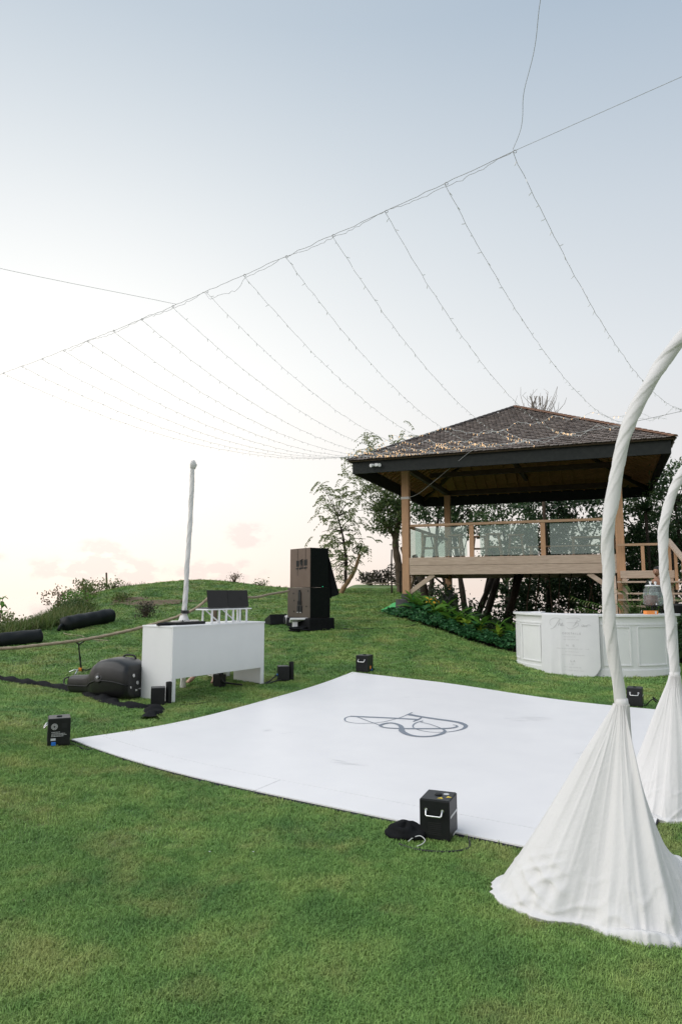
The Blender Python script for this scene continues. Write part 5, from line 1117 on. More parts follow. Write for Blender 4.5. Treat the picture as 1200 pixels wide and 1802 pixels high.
for (yy, zz, w, h) in ((.45, .78, .12, .30), (.46, .66, .17, .10), (.40, .52, .07, .12), (.52, .52, .07, .12), (.46, .96, .07, .06)): MB().box((-.012, yy, zz), (.02, w, h)).build('connector', 'grille', sub, bevel=.006)
for yy in (.40, .53): MB().box((-.02, yy, .43), (.008, .07, .012)).build('plate_edge', 'label_white', sub)
tops = thing('top_speaker', 'tall black loudspeaker with brown sheen painted on its side, upper one of the stack', 'speaker', (sx0, sy0, sz + 1.05), yaw, 'stacked loudspeakers')
H2 = .985
sbox(MB(), 0, FWd - .05, .003, SD - .06, 0, H2).build('cabinet', 'speaker_sheen', tops, bevel=.008)
sbox(MB(), .004, FWd - .054, -.02, 0, .004, H2 - .004).build('front_grille', 'speaker_front', tops, bevel=.005)
MB().lathe((0, 0, 0), [(.012, 0), (.012, .006)], 10).build('status_led', 'led_green', tops).location = (.36, -.0275, .02); tops.children[-1].rotation_euler = (R(90), 0, 0)
for yy in (.20, .56): sbox(MB(), -.004, .002, yy, yy + .012, .42 if yy < .3 else .30, H2 - .01).build('panel_joint', 'grille', tops)
for i, (yy, w, zz, h) in enumerate([(.60, .045, .60, .15), (.525, .05, .60, .15), (.44, .03, .635, .12), (.405, .025, .60, .18), (.37, .03, .63, .16), (.335, .025, .59, .17), (.25, .055, .62, .15), (.165, .055, .62, .15),
                                   (.585, .10, .475, .035), (.46, .06, .475, .05), (.395, .035, .48, .045), (.335, .055, .485, .04), (.25, .05, .485, .04), (.18, .07, .49, .035)]):
    MB().box((-.003, yy, zz), (.008, w, h)).build('printed_mark', 'grille', tops)
mk = MB(); mk.bar((-.004, .45, .66), (-.004, .33, .70), .03, .008); mk.build('printed_mark', 'grille', tops)
dr = thing('speaker_drape', 'black cloth hanging off the right side of the loudspeaker stack', 'drape', (sx0, sy0, sz + 1.0), yaw)
V = []
for i in range(16):
    s = i / 15
    for j in range(16):
        q = j / 15; zz = .98 - 1.05 * s; flare = .34 * max(0, s - .2) ** 1.25; V.append((FWd - .045 + .012 + flare * (.35 + .65 * q) + .02 * math.sin(q * 9 + s * 4) * s, .02 + q * .66 - .04 * s, zz - (.16 * (1 - q) * s if s > .5 else 0)))
np_mesh('cloth', V, grid_faces(16, 16), 'black_fabric', dr, True)
V2 = []
for i in range(12):
    s = i / 11
    for j in range(8): q = j / 7; V2.append((FWd - .03 + q * .32 * s, .0 + .02 * math.sin(q * 6), .80 - .92 * s - .10 * (1 - q) * s))
np_mesh('front_fold', V2, grid_faces(12, 8), 'black_fabric', dr, True)
bs = thing('speaker_plinth', 'black cloth-covered plinth under the loudspeaker stack', 'plinth', (sx0, sy0, sz), yaw)
sbox(MB(), -.06, FWd + .10, -.08, SD + .02, -.12, .297).build('cover', 'black_fabric', bs, bevel=.04, seg=3)
wd = thing('monitor_wedge', 'grey-topped wedge loudspeaker lying left of the stack', 'speaker', (-1.68, 18.15, gz(-1.68, 18.15)), R(28))
MB().add if False else None
w_ = MB(); w_.prism([(-.2, 0), (.22, 0), (.22, .13), (-.12, .25)], -.26, .26, Matrix(((0, 0, 1), (1, 0, 0), (0, 1, 0))).transposed() if False else Matrix(((0., 0., 1.), (1., 0., 0.), (0., 1., 0.)))); w_.build('cabinet', 'black_metal', wd, bevel=.01)
g_ = MB(); g_.add([(-.23, -.115, .262), (.23, -.115, .262), (.23, .205, .145), (-.23, .205, .145)], [(0, 1, 2, 3)]); g_.build('grille', 'wire_grey', wd); MB().box((.0, .05, .212), (.09, .06, .006), Matrix.Rotation(R(-20), 3, 'X')).build('badge', 'label_white', wd)
lb_ = thing('lamp_body', 'pale grey round lamp body lying beside the wedge speaker', 'lamp', (-1.30, 17.95, gz(-1.3, 17.95)), R(20)); MB().tube([(-.16, 0, .14), (.0, 0, .15), (.16, 0, .13)], [.10, .15, .13], 18).build('housing', 'wire_grey', lb_, smooth=True); MB().tube([(-.18, 0, .14), (-.16, 0, .14)], .09, 18).build('lens', 'black_top', lb_)
pk = thing('folded_board', 'cream board resting at the foot of the loudspeaker stack', 'board', (-1.02, 17.15, gz(-1.02, 17.15)), R(8)); MB().box((0, 0, .24), (.50, .30, .05), Matrix.Rotation(R(-16), 3, 'X')).build('panel', 'cloth_print', pk, bevel=.008); MB().box((-.12, .02, .10), (.12, .14, .21)).build('support', 'white_rack', pk, bevel=.006); MB().tube([(.03, -.05, .275), (.07, -.05, .30), (.11, -.05, .275)], .008, 6).build('handle', 'chrome', pk)
lump('cable_heap', 'black cable heap spilling from the foot of the speaker stack', (-1.0, 16.98), (.30, .17, .09), 'black_fabric', 12, 'cables', .4, .3)
cable('ground_lead', 'faint dark lead on the grass right of the speaker stack', [(-.1, 17.4), (.4, 17.3), (.9, 17.5), (1.5, 17.6), (2.1, 18.6)], .012)

# ------------------------------------------------------------------ things on the bar
def onbar(th, r_): return (BC.x + r_ * math.cos(R(th)), BC.y + r_ * math.sin(R(th)))
def jar(label, x, y, r_, tea, ang_):
    o = thing('drink_dispenser', label, 'dispenser', (x, y, BT), ang_, 'drink dispensers on the bar'); rk_ = MB()
    for k in range(3): rk_.tube([(r_ * .8 * math.cos(k * 2.09), r_ * .8 * math.sin(k * 2.09), 0), (r_ * .75 * math.cos(k * 2.09), r_ * .75 * math.sin(k * 2.09), .16)], .008, 6)
    rk_.tube([(r_ * .85 * math.cos(t_), r_ * .85 * math.sin(t_), .155) for t_ in np.linspace(0, 6.283, 20)], .008, 6); rk_.build('stand', 'black_metal', o)
    prof = [(r_ * .9, .165), (r_, .19), (r_, .42), (r_ * .97, .47), (r_ * .72, .505), (r_ * .7, .53)]; MB().lathe((0, 0, 0), prof, 28, caps=False).build('glass_jar', 'clear_glass', o, smooth=True)
    if tea: MB().lathe((0, 0, 0), [(r_ * .88, .17), (r_ * .975, .195), (r_ * .975, .36)], 24).build('tea', 'tea', o, smooth=True)
    hb = MB()
    for i in range(9):
        for j in range(20):
            t_ = (j + .5 * (i % 2)) * 6.283 / 20; c = ((r_ + .001) * math.cos(t_), (r_ + .001) * math.sin(t_), .20 + i * .026); hb.lathe(c, [(.009, -.008), (.010, 0), (.006, .008)], 5)
    tag(hb.build('hobnails', 'clear_glass', o), kind='stuff')
    MB().lathe((0, 0, .53), [(r_ * .74, 0), (r_ * .74, .02), (r_ * .3, .03)], 20).build('lid', 'white_rack', o, smooth=True); kb = MB(); kb.lathe((0, 0, .56), [(.018, 0), (.012, .02), (.026, .04), (.02, .06)], 12)
    for sx in (-.022, .022): kb.lathe((sx, 0, .61), [(.008, 0), (.011, .012), (.004, .02)], 8)
    kb.build('lid_knob', 'white_rack', o, smooth=True); MB().tube([(r_ * .95, 0, .20), (r_ * 1.25, 0, .20), (r_ * 1.28, 0, .175)], .011, 8).build('tap', 'chrome', o).rotation_euler = (0, 0, R(-100)); return o
jar('hobnail glass drink dispenser with dark tea on the bar', 6.02, 13.38, .135, True, .3)
jar('clear glass drink dispenser half hidden by the far draped pole', 6.20, 13.56, .12, False, 1.0)
ob_ = thing('orange_box', 'small orange cardboard box on the bar top', 'box', (5.90, 13.16, BT), R(4)); MB().box((0, 0, .034), (.225, .13, .066)).build('carton', 'orange_card', ob_, bevel=.003); MB().box((.065, -.0665, .036), (.035, .003, .05)).build('label', 'label_white', ob_)
tr_ = thing('bar_tray', 'small white tray at the left end of the bar top', 'tray', (*onbar(196, BR - .26), BT), R(60)); MB().box((0, 0, .012), (.34, .22, .02)).build('plate', 'white_rack', tr_, bevel=.004); MB().lathe((.10, 0, .022), [(.01, 0), (.006, .04), (.012, .06)], 8).build('pourer', 'chrome', tr_)
for (lab, x, y, r_) in (('dark round pot beside the far draped pole behind the bar', 7.35, 15.0, .2),):
    z = gz(x, y); o = thing('flower_pot', lab, 'pot', (x, y, z)); MB().lathe((0, 0, -.02), [(r_ * .7, 0), (r_, 1.25), (r_ * 1.05, 1.28), (r_ * .9, 1.3)], 20).build('pot', 'black_metal', o, smooth=True); MB().lathe((0, 0, 1.22), [(.0, 0), (r_ * .9, .0)], 16, False).build('soil', 'soil', o)
shrub('dark shrub behind the right end of the bar', 7.3, 14.2, .45, 1.1, 50, 'leaf_dark', .11, 'shrubs behind the bar')
shrub('green shrub at the right edge beside the far draped pole', 7.9, 14.6, .5, 1.4, 50, 'leaf_bed', .13, 'shrubs behind the bar')
# green tarpaulin by the stone base
V = []
for i in range(24):
    for j in range(14):
        u = i / 23; v = j / 13; x = 1.22 + 1.05 * u; y = 20.55 + .85 * v; V.append((x, y, gz(x, y) + .03 + .62 * u ** 1.1 * (1 - .6 * abs(v - .5)) * math.sin(math.pi * min(1, v * .8 + .15)) + .04 * math.sin(u * 14 + v * 5) * (1 - u * .3) + .02 * math.sin(v * 22)))
tp_ = np_mesh('tarpaulin', np.array(V) - np.array(V[0]), grid_faces(24, 14), 'tarp_green', None, True); tp_.location = V[0]; tag(tp_, 'bright green tarpaulin heaped beside the stone post base', 'tarpaulin')
# litter specks
for i, (lab, x, y) in enumerate([('left one of two white petals on the foreground grass', -.82, 4.45), ('right one of two white petals on the foreground grass', -.55, 4.45), ('pale fallen leaf on the foreground grass at the left', -1.66, 3.77)]):
    ob = bpy.data.objects.new('petal', leaf_mesh('petal', .02, .014, 'label_white' if i < 2 else 'dirt_brown', droop=.1)); COL.objects.link(ob); ob.location = (x, y, gz(x, y) + .045); ob.scale = (.7,) * 3; tag(ob, lab, 'petal' if i < 2 else 'leaf')

# ------------------------------------------------------------------ draped poles
def twisted(mb, pts, r0, r1, n=320, nth=40, tw=.26, seed=0):
    """pole wound with cloth: overlapping spiral creases"""
    P = spline(pts, n); rs = np.linspace(r0, r1, n); r2 = np.random.default_rng(seed); ph = r2.random(5) * 6
    def prof(i, t_):
        a = (t_ * 1.0 - i * tw * .5 + ph[0]) / (2 * math.pi) % 1.0; b_ = (t_ * 2 - i * tw * .73 + ph[1] + .6 * math.sin(i * .05)) / (2 * math.pi) % 1.0; c_ = (t_ * 3 - i * tw * 1.3 + ph[2] + .8 * math.sin(i * .033)) / (2 * math.pi) % 1.0
        return 1 + .15 * (a ** 1.5 - .4) + .12 * (b_ ** 2 - .33) + .09 * (c_ ** 3 - .25) + .03 * math.sin(i * .11 + ph[3]) + .02 * math.sin(2 * t_ + i * .07 + ph[4])
    mb.tube([Vector(p) for p in P], list(rs), nth, prof=prof); return P
def draped_cone(parent, tie, base_pts, ridges, seed, top_r=.04, steep=(.1, 3.2)):
    """cloth stretched from the tie down to feet (ridges), slack between, pooling on the grass"""
    c = np.array([tie[0], tie[1]]); B = np.array(base_pts); ang_ = np.unwrap(np.arctan2(B[:, 1] - c[1], B[:, 0] - c[0])); rad = np.linalg.norm(B - c, axis=1)
    if ang_[-1] < ang_[0]: ang_, rad = ang_[::-1], rad[::-1]
    ang_ = np.r_[ang_, ang_[0] + 2 * math.pi]; rad = np.r_[rad, rad[0]]
    from mathutils import noise as mn
    r2 = np.random.default_rng(seed); ph = r2.random(16) * 6.283; nth, nt_ = 380, 130; V = np.zeros((nth, nt_, 3))
    for i in range(nth):
        th = ang_[0] + 2 * math.pi * i / nth; cx_, sy_ = math.cos(th), math.sin(th)
        Rb = np.interp(th, ang_, rad) * (1 + .022 * math.sin(5 * th + ph[8]) + .02 * math.sin(9 * th + ph[9]) + .02 * mn.noise((cx_ * 9, sy_ * 9, seed)))
        k = max(math.exp(-(((th - a + math.pi) % (2 * math.pi) - math.pi) / w_) ** 2) for a, w_ in ridges)
        st_ = steep[1] * math.exp(-(((th - steep[0] + math.pi) % (2 * math.pi) - math.pi) / .95) ** 2); p = 1.0 + .15 * (1 - k) + st_
        hem = .020 * max(.1, .5 + 1.6 * mn.noise((cx_ * 2.5, sy_ * 2.5, seed + 3))); pool = max(0., .1 + 1.3 * mn.noise((cx_ * 1.8, sy_ * 1.8, seed + 5)))
        sel = min(1, max(0, .45 + 2.4 * mn.noise((cx_ * 1.6, sy_ * 1.6, seed + 12))))     # folds gather on some sides only, the rest hangs flat
        for j in range(nt_):
            s = j / (nt_ - 1); s2 = min(s / .97, 1.)
            r_ = top_r + (Rb * .97 - top_r) * s2 ** p + max(0, s - .97) / .03 * Rb * (.012 + .04 * pool)
            z = tie[2] * (1 - s2)
            w1 = mn.noise((cx_ * 2.6, sy_ * 2.6, s2 * .6 + seed)); w2 = mn.noise((cx_ * 4.6 + 3, sy_ * 4.6, s2 * .5 + seed)); w3 = mn.noise((cx_ * 17, sy_ * 17 + 7, s2 * 1.5 + seed))
            crease = (1 - min(1, abs(w2) * 7)) ** 1.5
            r_ += (.040 * w1 * s2 + (.0075 * crease * sel) * min(1, s2 * 4) + .010 * w3 * max(0, 1 - s2 / .25)) * (.4 + .6 * (1 - k)) + .016 * k * min(1, s2 * 4)
            if s2 > .6:   # slack above the hem, breaking into sharp little folds
                q = ((s2 - .6) / .4) ** 2; w4 = mn.noise((cx_ * 4 + s2 * 3, sy_ * 4 - s2 * 4, s2 * 5 + seed)); w5 = mn.noise((cx_ * 11, sy_ * 11, s2 * 3 + seed + 4)); r_ += q * (.016 * w4 + .014 * (1 - min(1, abs(w4) * 8)) + .012 * (1 - min(1, abs(w5) * 5)))
            r_ += hem * math.exp(-((s - .965) / .018) ** 2)
            if s > .94: e_ = (s - .94) / .06; z = max(z, (.030 + .045 * pool) * max(0., 1 - e_) ** .7)
            if s > .985: z -= .012
            z = max(z, -.012)
            V[i, j] = (c[0] + r_ * cx_, c[1] + r_ * sy_, z)
    V[:, :, 2] += g(V[:, :, 0], V[:, :, 1]); return V
def build_draped(label, polepts, tie, base_pts, feet, seed, r0, r1, pools=()):
    o = thing('draped_pole', label, 'draped pole', (tie[0], tie[1], gz(tie[0], tie[1])), 0, 'fabric-wrapped arch poles')
    c = np.array([tie[0], tie[1]]); ridges = [(math.atan2(f[1] - c[1], f[0] - c[0]), f[2]) for f in feet]
    V = draped_cone(o, tie, base_pts, ridges, seed); nth, nt_ = V.shape[:2]
    for (th0, w_, s0, s1, amp, fr) in pools:   # crumpled gathers pushed into the cloth
        for i in range(nth):
            th = math.atan2(V[i, 60, 1] - c[1], V[i, 60, 0] - c[0]); dth = ((th - th0 + math.pi) % (2 * math.pi)) - math.pi; e = math.exp(-(dth / w_) ** 2)
            if e < .02: continue
            for j in range(nt_):
                s = j / (nt_ - 1); q = math.exp(-((s - (s0 + s1) / 2) / ((s1 - s0) / 2)) ** 2) * e
                if q > .01:
                    dd = V[i, j, :2] - c; dd /= np.linalg.norm(dd) + 1e-6; a_ = amp * q * (1.2 - 2 * abs(math.sin(fr * dth * 4 + s * 24 + 2 * math.sin(s * 17))) + 1.0 - 1.8 * abs(math.sin(s * 44 - dth * fr * 3.3)) + .5 * math.sin(dth * fr * 13 - s * 30)); V[i, j, :2] += dd * a_; V[i, j, 2] += abs(a_) * .3
    np_mesh('skirt', V.reshape(-1, 3) - np.array(o.location), grid_faces(nth, nt_, True), 'fabric_white', o, True)
    mb = MB(o.location); twisted(mb, [(tie[0], tie[1], tie[2] - .08)] + polepts, r0, r1, seed=seed); mb.build('wrapped_pole', 'fabric_white', o, smooth=True)
    mb = MB(o.location); mb.tube([(tie[0] + .002, tie[1], tie[2] - .03), (tie[0], tie[1], tie[2] + .0), (tie[0] - .002, tie[1], tie[2] + .03)], [r0 * 1.12, r0 * 1.2, r0 * 1.14], 22, prof=lambda i, t_: 1 + .05 * math.sin(9 * t_)); mb.build('tie_band', 'fabric_white', o, smooth=True)
    mb = MB(o.location); mb.tube([(tie[0], tie[1], gz(tie[0], tie[1]) - .05), (tie[0], tie[1], tie[2])], .03, 8); mb.build('inner_pole', 'bark_orange', o)
    return o
near_pole = [(1.565, 3.95, 1.14), (1.54, 3.95, 1.36), (1.53, 3.95, 1.6), (1.54, 3.95, 1.78), (1.55, 3.95, 2.01), (1.60, 3.95, 2.28), (1.67, 3.95, 2.55), (1.75, 3.95, 2.74), (1.88, 3.95, 2.95), (2.05, 3.95, 3.17), (2.27, 3.97, 3.39), (2.55, 4.0, 3.57), (2.95, 4.05, 3.72), (3.4, 4.1, 3.78)]
build_draped('nearest white fabric-draped pole with a wide tent-like skirt', near_pole, (1.58, 3.95, 1.02), [(.84, 3.92), (.87, 3.80), (1.0, 3.64), (1.22, 3.54), (1.42, 3.45), (1.57, 3.40), (1.66, 3.46), (1.85, 3.62), (2.05, 3.8), (2.15, 4.1), (2.05, 4.4), (1.75, 4.5), (1.4, 4.5), (1.05, 4.3)],
             [(.80, 3.92, .30), (1.58, 3.38, .09), (2.15, 4.1, .35), (1.5, 4.55, .5)], 3, .031, .046, pools=[(math.atan2(3.74 - 3.95, .98 - 1.58), .20, .74, .95, .011, 3.4)])
far_pole = [(2.625, 5.5, 1.12), (2.62, 5.5, 1.25), (2.61, 5.5, 1.56), (2.59, 5.5, 1.84), (2.60, 5.5, 2.11), (2.64, 5.5, 2.3), (2.69, 5.5, 2.44), (2.78, 5.5, 2.60), (2.93, 5.5, 2.79), (3.18, 5.5, 3.02), (3.6, 5.5, 3.25)]
build_draped('farther white fabric-draped pole cut by the right picture edge', far_pole, (2.63, 5.5, .99), [(2.12, 5.50), (2.20, 5.26), (2.36, 5.12), (2.6, 5.05), (2.9, 5.0), (3.2, 5.15), (3.25, 5.5), (3.0, 5.9), (2.6, 5.95), (2.3, 5.8)],
             [(2.12, 5.42, .3), (3.1, 5.0, .2), (3.0, 5.95, .4)], 8, .032, .043)
bpz = gz(-2.51, 11.1)
o = thing('wrapped_post', 'slim white fabric-wrapped pole standing behind the DJ booth', 'pole', (-2.51, 11.1, bpz))
mb = MB(o.location); twisted(mb, [(-2.51, 11.1, bpz), (-2.51, 11.1, .6), (-2.52, 11.1, 1.16), (-2.505, 11.1, 1.57), (-2.49, 11.1, 2.12), (-2.465, 11.1, 2.67), (-2.45, 11.1, 3.24), (-2.445, 11.1, 3.70)], .042, .036, seed=5); mb.build('wrap', 'fabric_white', o, smooth=True)
mb = MB(o.location); mb.tube([(-2.445, 11.1, 3.66), (-2.44, 11.1, 3.72), (-2.425, 11.1, 3.765), (-2.40, 11.1, 3.78)], [.04, .058, .055, .03], 12, prof=lambda i, t_: 1 + .2 * math.sin(3 * t_ + i)); mb.build('gathered_top', 'fabric_white', o, smooth=True)
mb = MB(o.location); mb.tube([(-2.518, 11.1, 1.30), (-2.515, 11.1, 1.35)], .058, 14); mb.build('tape_band', 'cable_black', o)
mb = MB(o.location); mb.box((-2.46, 11.03, 1.325), (.06, .04, .05)); mb.build('tape_knot', 'cable_black', o)
mb = MB(o.location); mb.tube([(-2.52, 11.1, 1.0), (-2.52, 11.1, 1.14), (-2.52, 11.1, 1.27)], [.15, .10, .055], 20, prof=lambda i, t_: 1 + .18 * math.sin(5 * t_ + i * 2)); mb.build('gathered_cloth', 'fabric_white', o, smooth=True)

# ------------------------------------------------------------------ overhead cables and fairy lights
C1A = np.array([-6.541, 12.82, 5.85]); C1D = np.array([.585, -.479, 0.])
def c1(k): return C1A + k * C1D + np.array([0, 0, -.10 * (1 - ((k - 7) / 7.) ** 2)])
E0 = np.array([.22, 19.75, 5.60]); E1 = np.array([7.35, 13.9, 5.45])
def c2(t_): return E0 + (E1 - E0) * t_ + np.array([0, 0, -1.0 * t_ * (1 - t_)])
def wire(name, label, pts, r_, n, m='wire_grey', cat='cable', jit=0.):
    P = spline(pts, n); P[1:-1] += rng.normal(size=(n - 2, 3)) * jit; o = MB(P[0]); o.tube([Vector(p) for p in P], r_, 5, caps=False); o = o.build(name, m); o.location = P[0]; return tag(o, label, cat)
wire('support_cable', 'main overhead cable carrying the fairy-light strings', [c1(k) for k in np.linspace(-3, 14, 24)], .0032, 120, jit=.004)
wire('loose_cable', 'loose wire wound along the main cable with small sags', [c1(k) + np.array([0, 0, -.045 * abs(math.sin(k * 1.57)) - (.12 if 8.1 < k < 8.9 else 0)]) for k in np.linspace(3.2, 14, 60)], .0026, 160, jit=.006)
e = c1(14); wire('guy_cable', 'straight guy cable running from the main cable to the upper right', [e, e + C1D * 3 + [0, 0, .02], e + C1D * 7 + [0, 0, .06]], .0024, 20)
up = spline([e, e + np.array([-.02, -.45, .08]), e + np.array([-.12, -1.1, .1]), e + np.array([-.14, -1.8, .35]), e + np.array([-.2, -2.6, .5]), e + np.array([-.22, -3.6, .55]), e + np.array([-.2, -5, .4])], 60)
wire('feed_cable', 'wavy feed cable running overhead out of the top of the picture', [p + np.array([.02 * math.sin(i * .6), 0, .02 * math.cos(i * .45)]) for i, p in enumerate(up)], .0026, 90)
j = c1(7.15); wire('side_cable', 'thin cable from the left edge joining the main cable', [j, j + np.array([-2.6, -1.35, .05]), j + np.array([-6, -3.1, .35])], .0026, 20)
def bulbs(P, step, r2, lit=0., length=.05, off=None):
    a = MB(); b_ = MB(); d = np.linalg.norm(np.diff(P, axis=0), axis=1); s = np.r_[0, np.cumsum(d)]; k = step * .5
    while k < s[-1]:
        p = np.array([np.interp(k, s, P[:, q]) for q in range(3)]); dirn = np.array([r2.normal() * .55, r2.normal() * .55, -.7 + r2.normal() * .5]); dirn /= np.linalg.norm(dirn); q = p + dirn * length
        (b_ if r2.random() < lit else a).tube([Vector(p), Vector(p + dirn * length * .5), Vector(q)], [.003, .0048, .0026], 4)
        k += step * (.7 + .6 * r2.random())
    return a, b_
tpos = [.012, .03, .055, .085, .12, .16, .21, .27, .34, .42, .51, .61, .73, .87, 1.0]
for k in range(15):
    a = c1(k); b_ = c2(tpos[k]); sag = .60 if k < 10 else .60 + .035 * (k - 9); s = np.linspace(0, 1, 70)[:, None]; P = a + (b_ - a) * s; P[:, 2] -= (sag * 4 * s * (1 - s))[:, 0]; P[1:-1] += rng.normal(size=(68, 3)) * .004
    o = thing('fairy_light_string', '%s hanging fairy-light string from the left' % ordn[k], 'string light', a, 0, 'fairy-light strings overhead')
    mb = MB(a); mb.tube([Vector(p) for p in P], .0026, 4, caps=False); mb.build('wire', 'wire_grey', o)
    r2 = np.random.default_rng(100 + k); x, y = bulbs(P - a, .22, r2); tag(x.build('bulbs', 'bulb_clear', o), kind='stuff')
    if 4 < k < 13:
        i0 = 52; x, y = bulbs(P[i0:] - a, .11, r2, .5, .055); tag(x.build('roof_bulbs', 'bulb_clear', o), kind='stuff'); tag(y.build('lit_bulbs', 'bulb_warm', o), kind='stuff')
    m1 = a + np.array([.02, 0, .0]); mb = MB(a); mb.tube([Vector(m1 + np.array([.016 * math.cos(t_), 0, .016 * math.sin(t_)])) for t_ in np.linspace(0, 6.28, 9)], .0035, 4); mb.build('hook', 'wire_grey', o)
wire('support_cable', 'lower support cable in front of the roof from eaves corner to right', [c2(t_) for t_ in np.linspace(0, 1.25, 20)], .006, 60)
for q, (t0, t1, lift, drop, ph, lit) in enumerate([(0, .62, .62, .16, 0., .55), (.01, .58, .14, .07, 1.3, .6), (.02, .48, .36, .12, 2.1, .6), (.30, .95, .52, .14, .6, .25), (.55, 1.22, .10, .16, 1.0, .03)]):
    P = []
    for t_ in np.linspace(t0, t1, 160):
        w = (t_ - t0) / (t1 - t0); P.append(c2(t_) + np.array([0, .05 * q, .05 + lift * math.sin(math.pi * w) ** .8 - drop * abs(math.sin(w * math.pi * (3.5 + q) + ph)) * min(1, w * 6) + .012 * math.sin(t_ * 190)]))
    P = np.array(P); a = P[0]; o = thing('fairy_light_garland', ['upper warm-lit fairy-light garland across the roof', 'lower drooping warm-lit garland along the eaves', 'middle warm-lit garland near the left eaves corner', 'half-lit garland over the middle of the roof', 'unlit garland running right past the roof'][q], 'string light', a, 0, 'garlands along the roof edge')
    mb = MB(a); mb.tube([Vector(p) for p in P], .0042, 4, caps=False); mb.build('wire', 'bulb_clear', o); r2 = np.random.default_rng(300 + q); x, y = bulbs(P - a, .10, r2, lit, .055); tag(x.build('bulbs', 'bulb_clear', o), kind='stuff')
    tag(y.build('lit_bulbs', 'bulb_warm', o), kind='stuff')

# ------------------------------------------------------------------ people
def skin_mesh(name, verts, edges, radii, m, parent, root=0, sub=2):
    me = bpy.data.meshes.new(name); me.from_pydata(verts, edges, []); ob = bpy.data.objects.new(name, me); COL.objects.link(ob)
    sk = ob.modifiers.new('skin', 'SKIN'); sk.use_smooth_shade = True
    for i, r_ in enumerate(radii):
        sv = me.skin_vertices[0].data[i]; sv.radius = r_ if isinstance(r_, tuple) else (r_, r_); sv.use_root = (i == root)
    sb_ = ob.modifiers.new('sub', 'SUBSURF'); sb_.levels = sub; sb_.render_levels = sub
    dg = bpy.context.evaluated_depsgraph_get(); new = bpy.data.meshes.new_from_object(ob.evaluated_get(dg)); bpy.data.objects.remove(ob)
    new.materials.clear(); new.polygons.foreach_set('use_smooth', [True] * len(new.polygons)); return link(name, new, m, parent)
def head_verts(c, s, yaw_, pitch):
    """head with brow, nose, cheeks, ears; returns verts/faces"""
    M_ = Matrix.Rotation(yaw_, 3, 'Z') @ Matrix.Rotation(pitch, 3, 'X'); V = []; nu, nv = 28, 20
    for i in range(nu):
        for j in range(nv):
            th = 2 * math.pi * i / nu; la = -math.pi / 2 + math.pi * j / (nv - 1); x, y, z = .075 * math.cos(la) * math.sin(th), -.095 * math.cos(la) * math.cos(th), .115 * math.sin(la)
            f = math.exp(-(th if th < math.pi else 2 * math.pi - th) ** 2 / .03)
            y -= .028 * f * math.exp(-((z + .01) / .022) ** 2) + .010 * f * math.exp(-((z + .055) / .012) ** 2)
            for sg in (1, -1):
                dt = ((th - sg * .38 + math.pi) % (2 * math.pi)) - math.pi; y += .010 * math.exp(-(dt / .16) ** 2 - ((z - .02) / .014) ** 2)
                dt = ((th - sg * 1.62 + math.pi) % (2 * math.pi)) - math.pi; x += sg * .018 * math.exp(-(dt / .12) ** 2 - ((z - .005) / .03) ** 2)
            if z < -.03: x *= 1 - .35 * (-.03 - z) / .09; y = y * (1 - .1 * (-.03 - z) / .09)
            V.append(tuple(Vector(c) + M_ @ Vector((x, y, z)) * s))
    return V, grid_faces(nu, nv, True).tolist(), M_
def add_head(body, c, s, yaw_, pitch, hair):
    V, F, M_ = head_verts(c, s, yaw_, pitch); me = body.data; bm = bmesh.new(); bm.from_mesh(me); vs = [bm.verts.new(v) for v in V]
    for f in F:
        u = [vs[i] for i in f]
        if len(set(u)) == 4:
            try: fc = bm.faces.new(u); fc.smooth = True
            except ValueError: pass
    bm.to_mesh(me); bm.free()
    HV = []
    nu, nv = 28, 12
    for i in range(nu):
        for j in range(nv):
            th = 2 * math.pi * i / nu; front = .5 + .5 * math.cos(th); la0 = (.62 * front - .35 * (1 - front)); la = la0 + (math.pi / 2 - la0) * j / (nv - 1); HV.append(tuple(Vector(c) + M_ @ Vector((.083 * math.cos(la) * math.sin(th), -.100 * math.cos(la) * math.cos(th) + .006, .125 * math.sin(la) + .004)) * s))
    np_mesh('hair', HV, grid_faces(nu, nv, True), 'hair', body.parent, True)
    for sg in (-1, 1):
        e = Vector(c) + M_ @ Vector((sg * .030, -.082, .02)) * s; MB().lathe(e, [(.004, -.006), (.009, 0), (.004, .006)], 8).build('eye', 'grille', body.parent, smooth=True)
    mo = Vector(c) + M_ @ Vector((0, -.093, -.055)) * s; MB().box(mo, (.04, .008, .008), M_).build('mouth', 'tea', body.parent)
def fingers(V, E, Rr, wrist, dirn, spread, up):
    d = Vector(dirn).normalized(); s = Vector(spread).normalized(); u = Vector(up).normalized(); palm = len(V); V.append(tuple(Vector(V[wrist]) + d * .05)); E.append((wrist, palm)); Rr.append((.034, .016))
    for k, l in zip((-1.5, -.5, .5, 1.5), (.07, .08, .075, .06)):
        a = len(V); b = Vector(V[palm]) + s * k * .019 + d * .035; V += [tuple(b), tuple(b + d * l * .5 - u * .006), tuple(b + d * l * .9 - u * .03)]; E += [(palm, a), (a, a + 1), (a + 1, a + 2)]; Rr += [.0095, .009, .0075]
    a = len(V); b = Vector(V[wrist]) + s * -.035 + d * .03; V += [tuple(b), tuple(b - s * .02 + d * .035)]; E += [(wrist, a), (a, a + 1)]; Rr += [.011, .009]
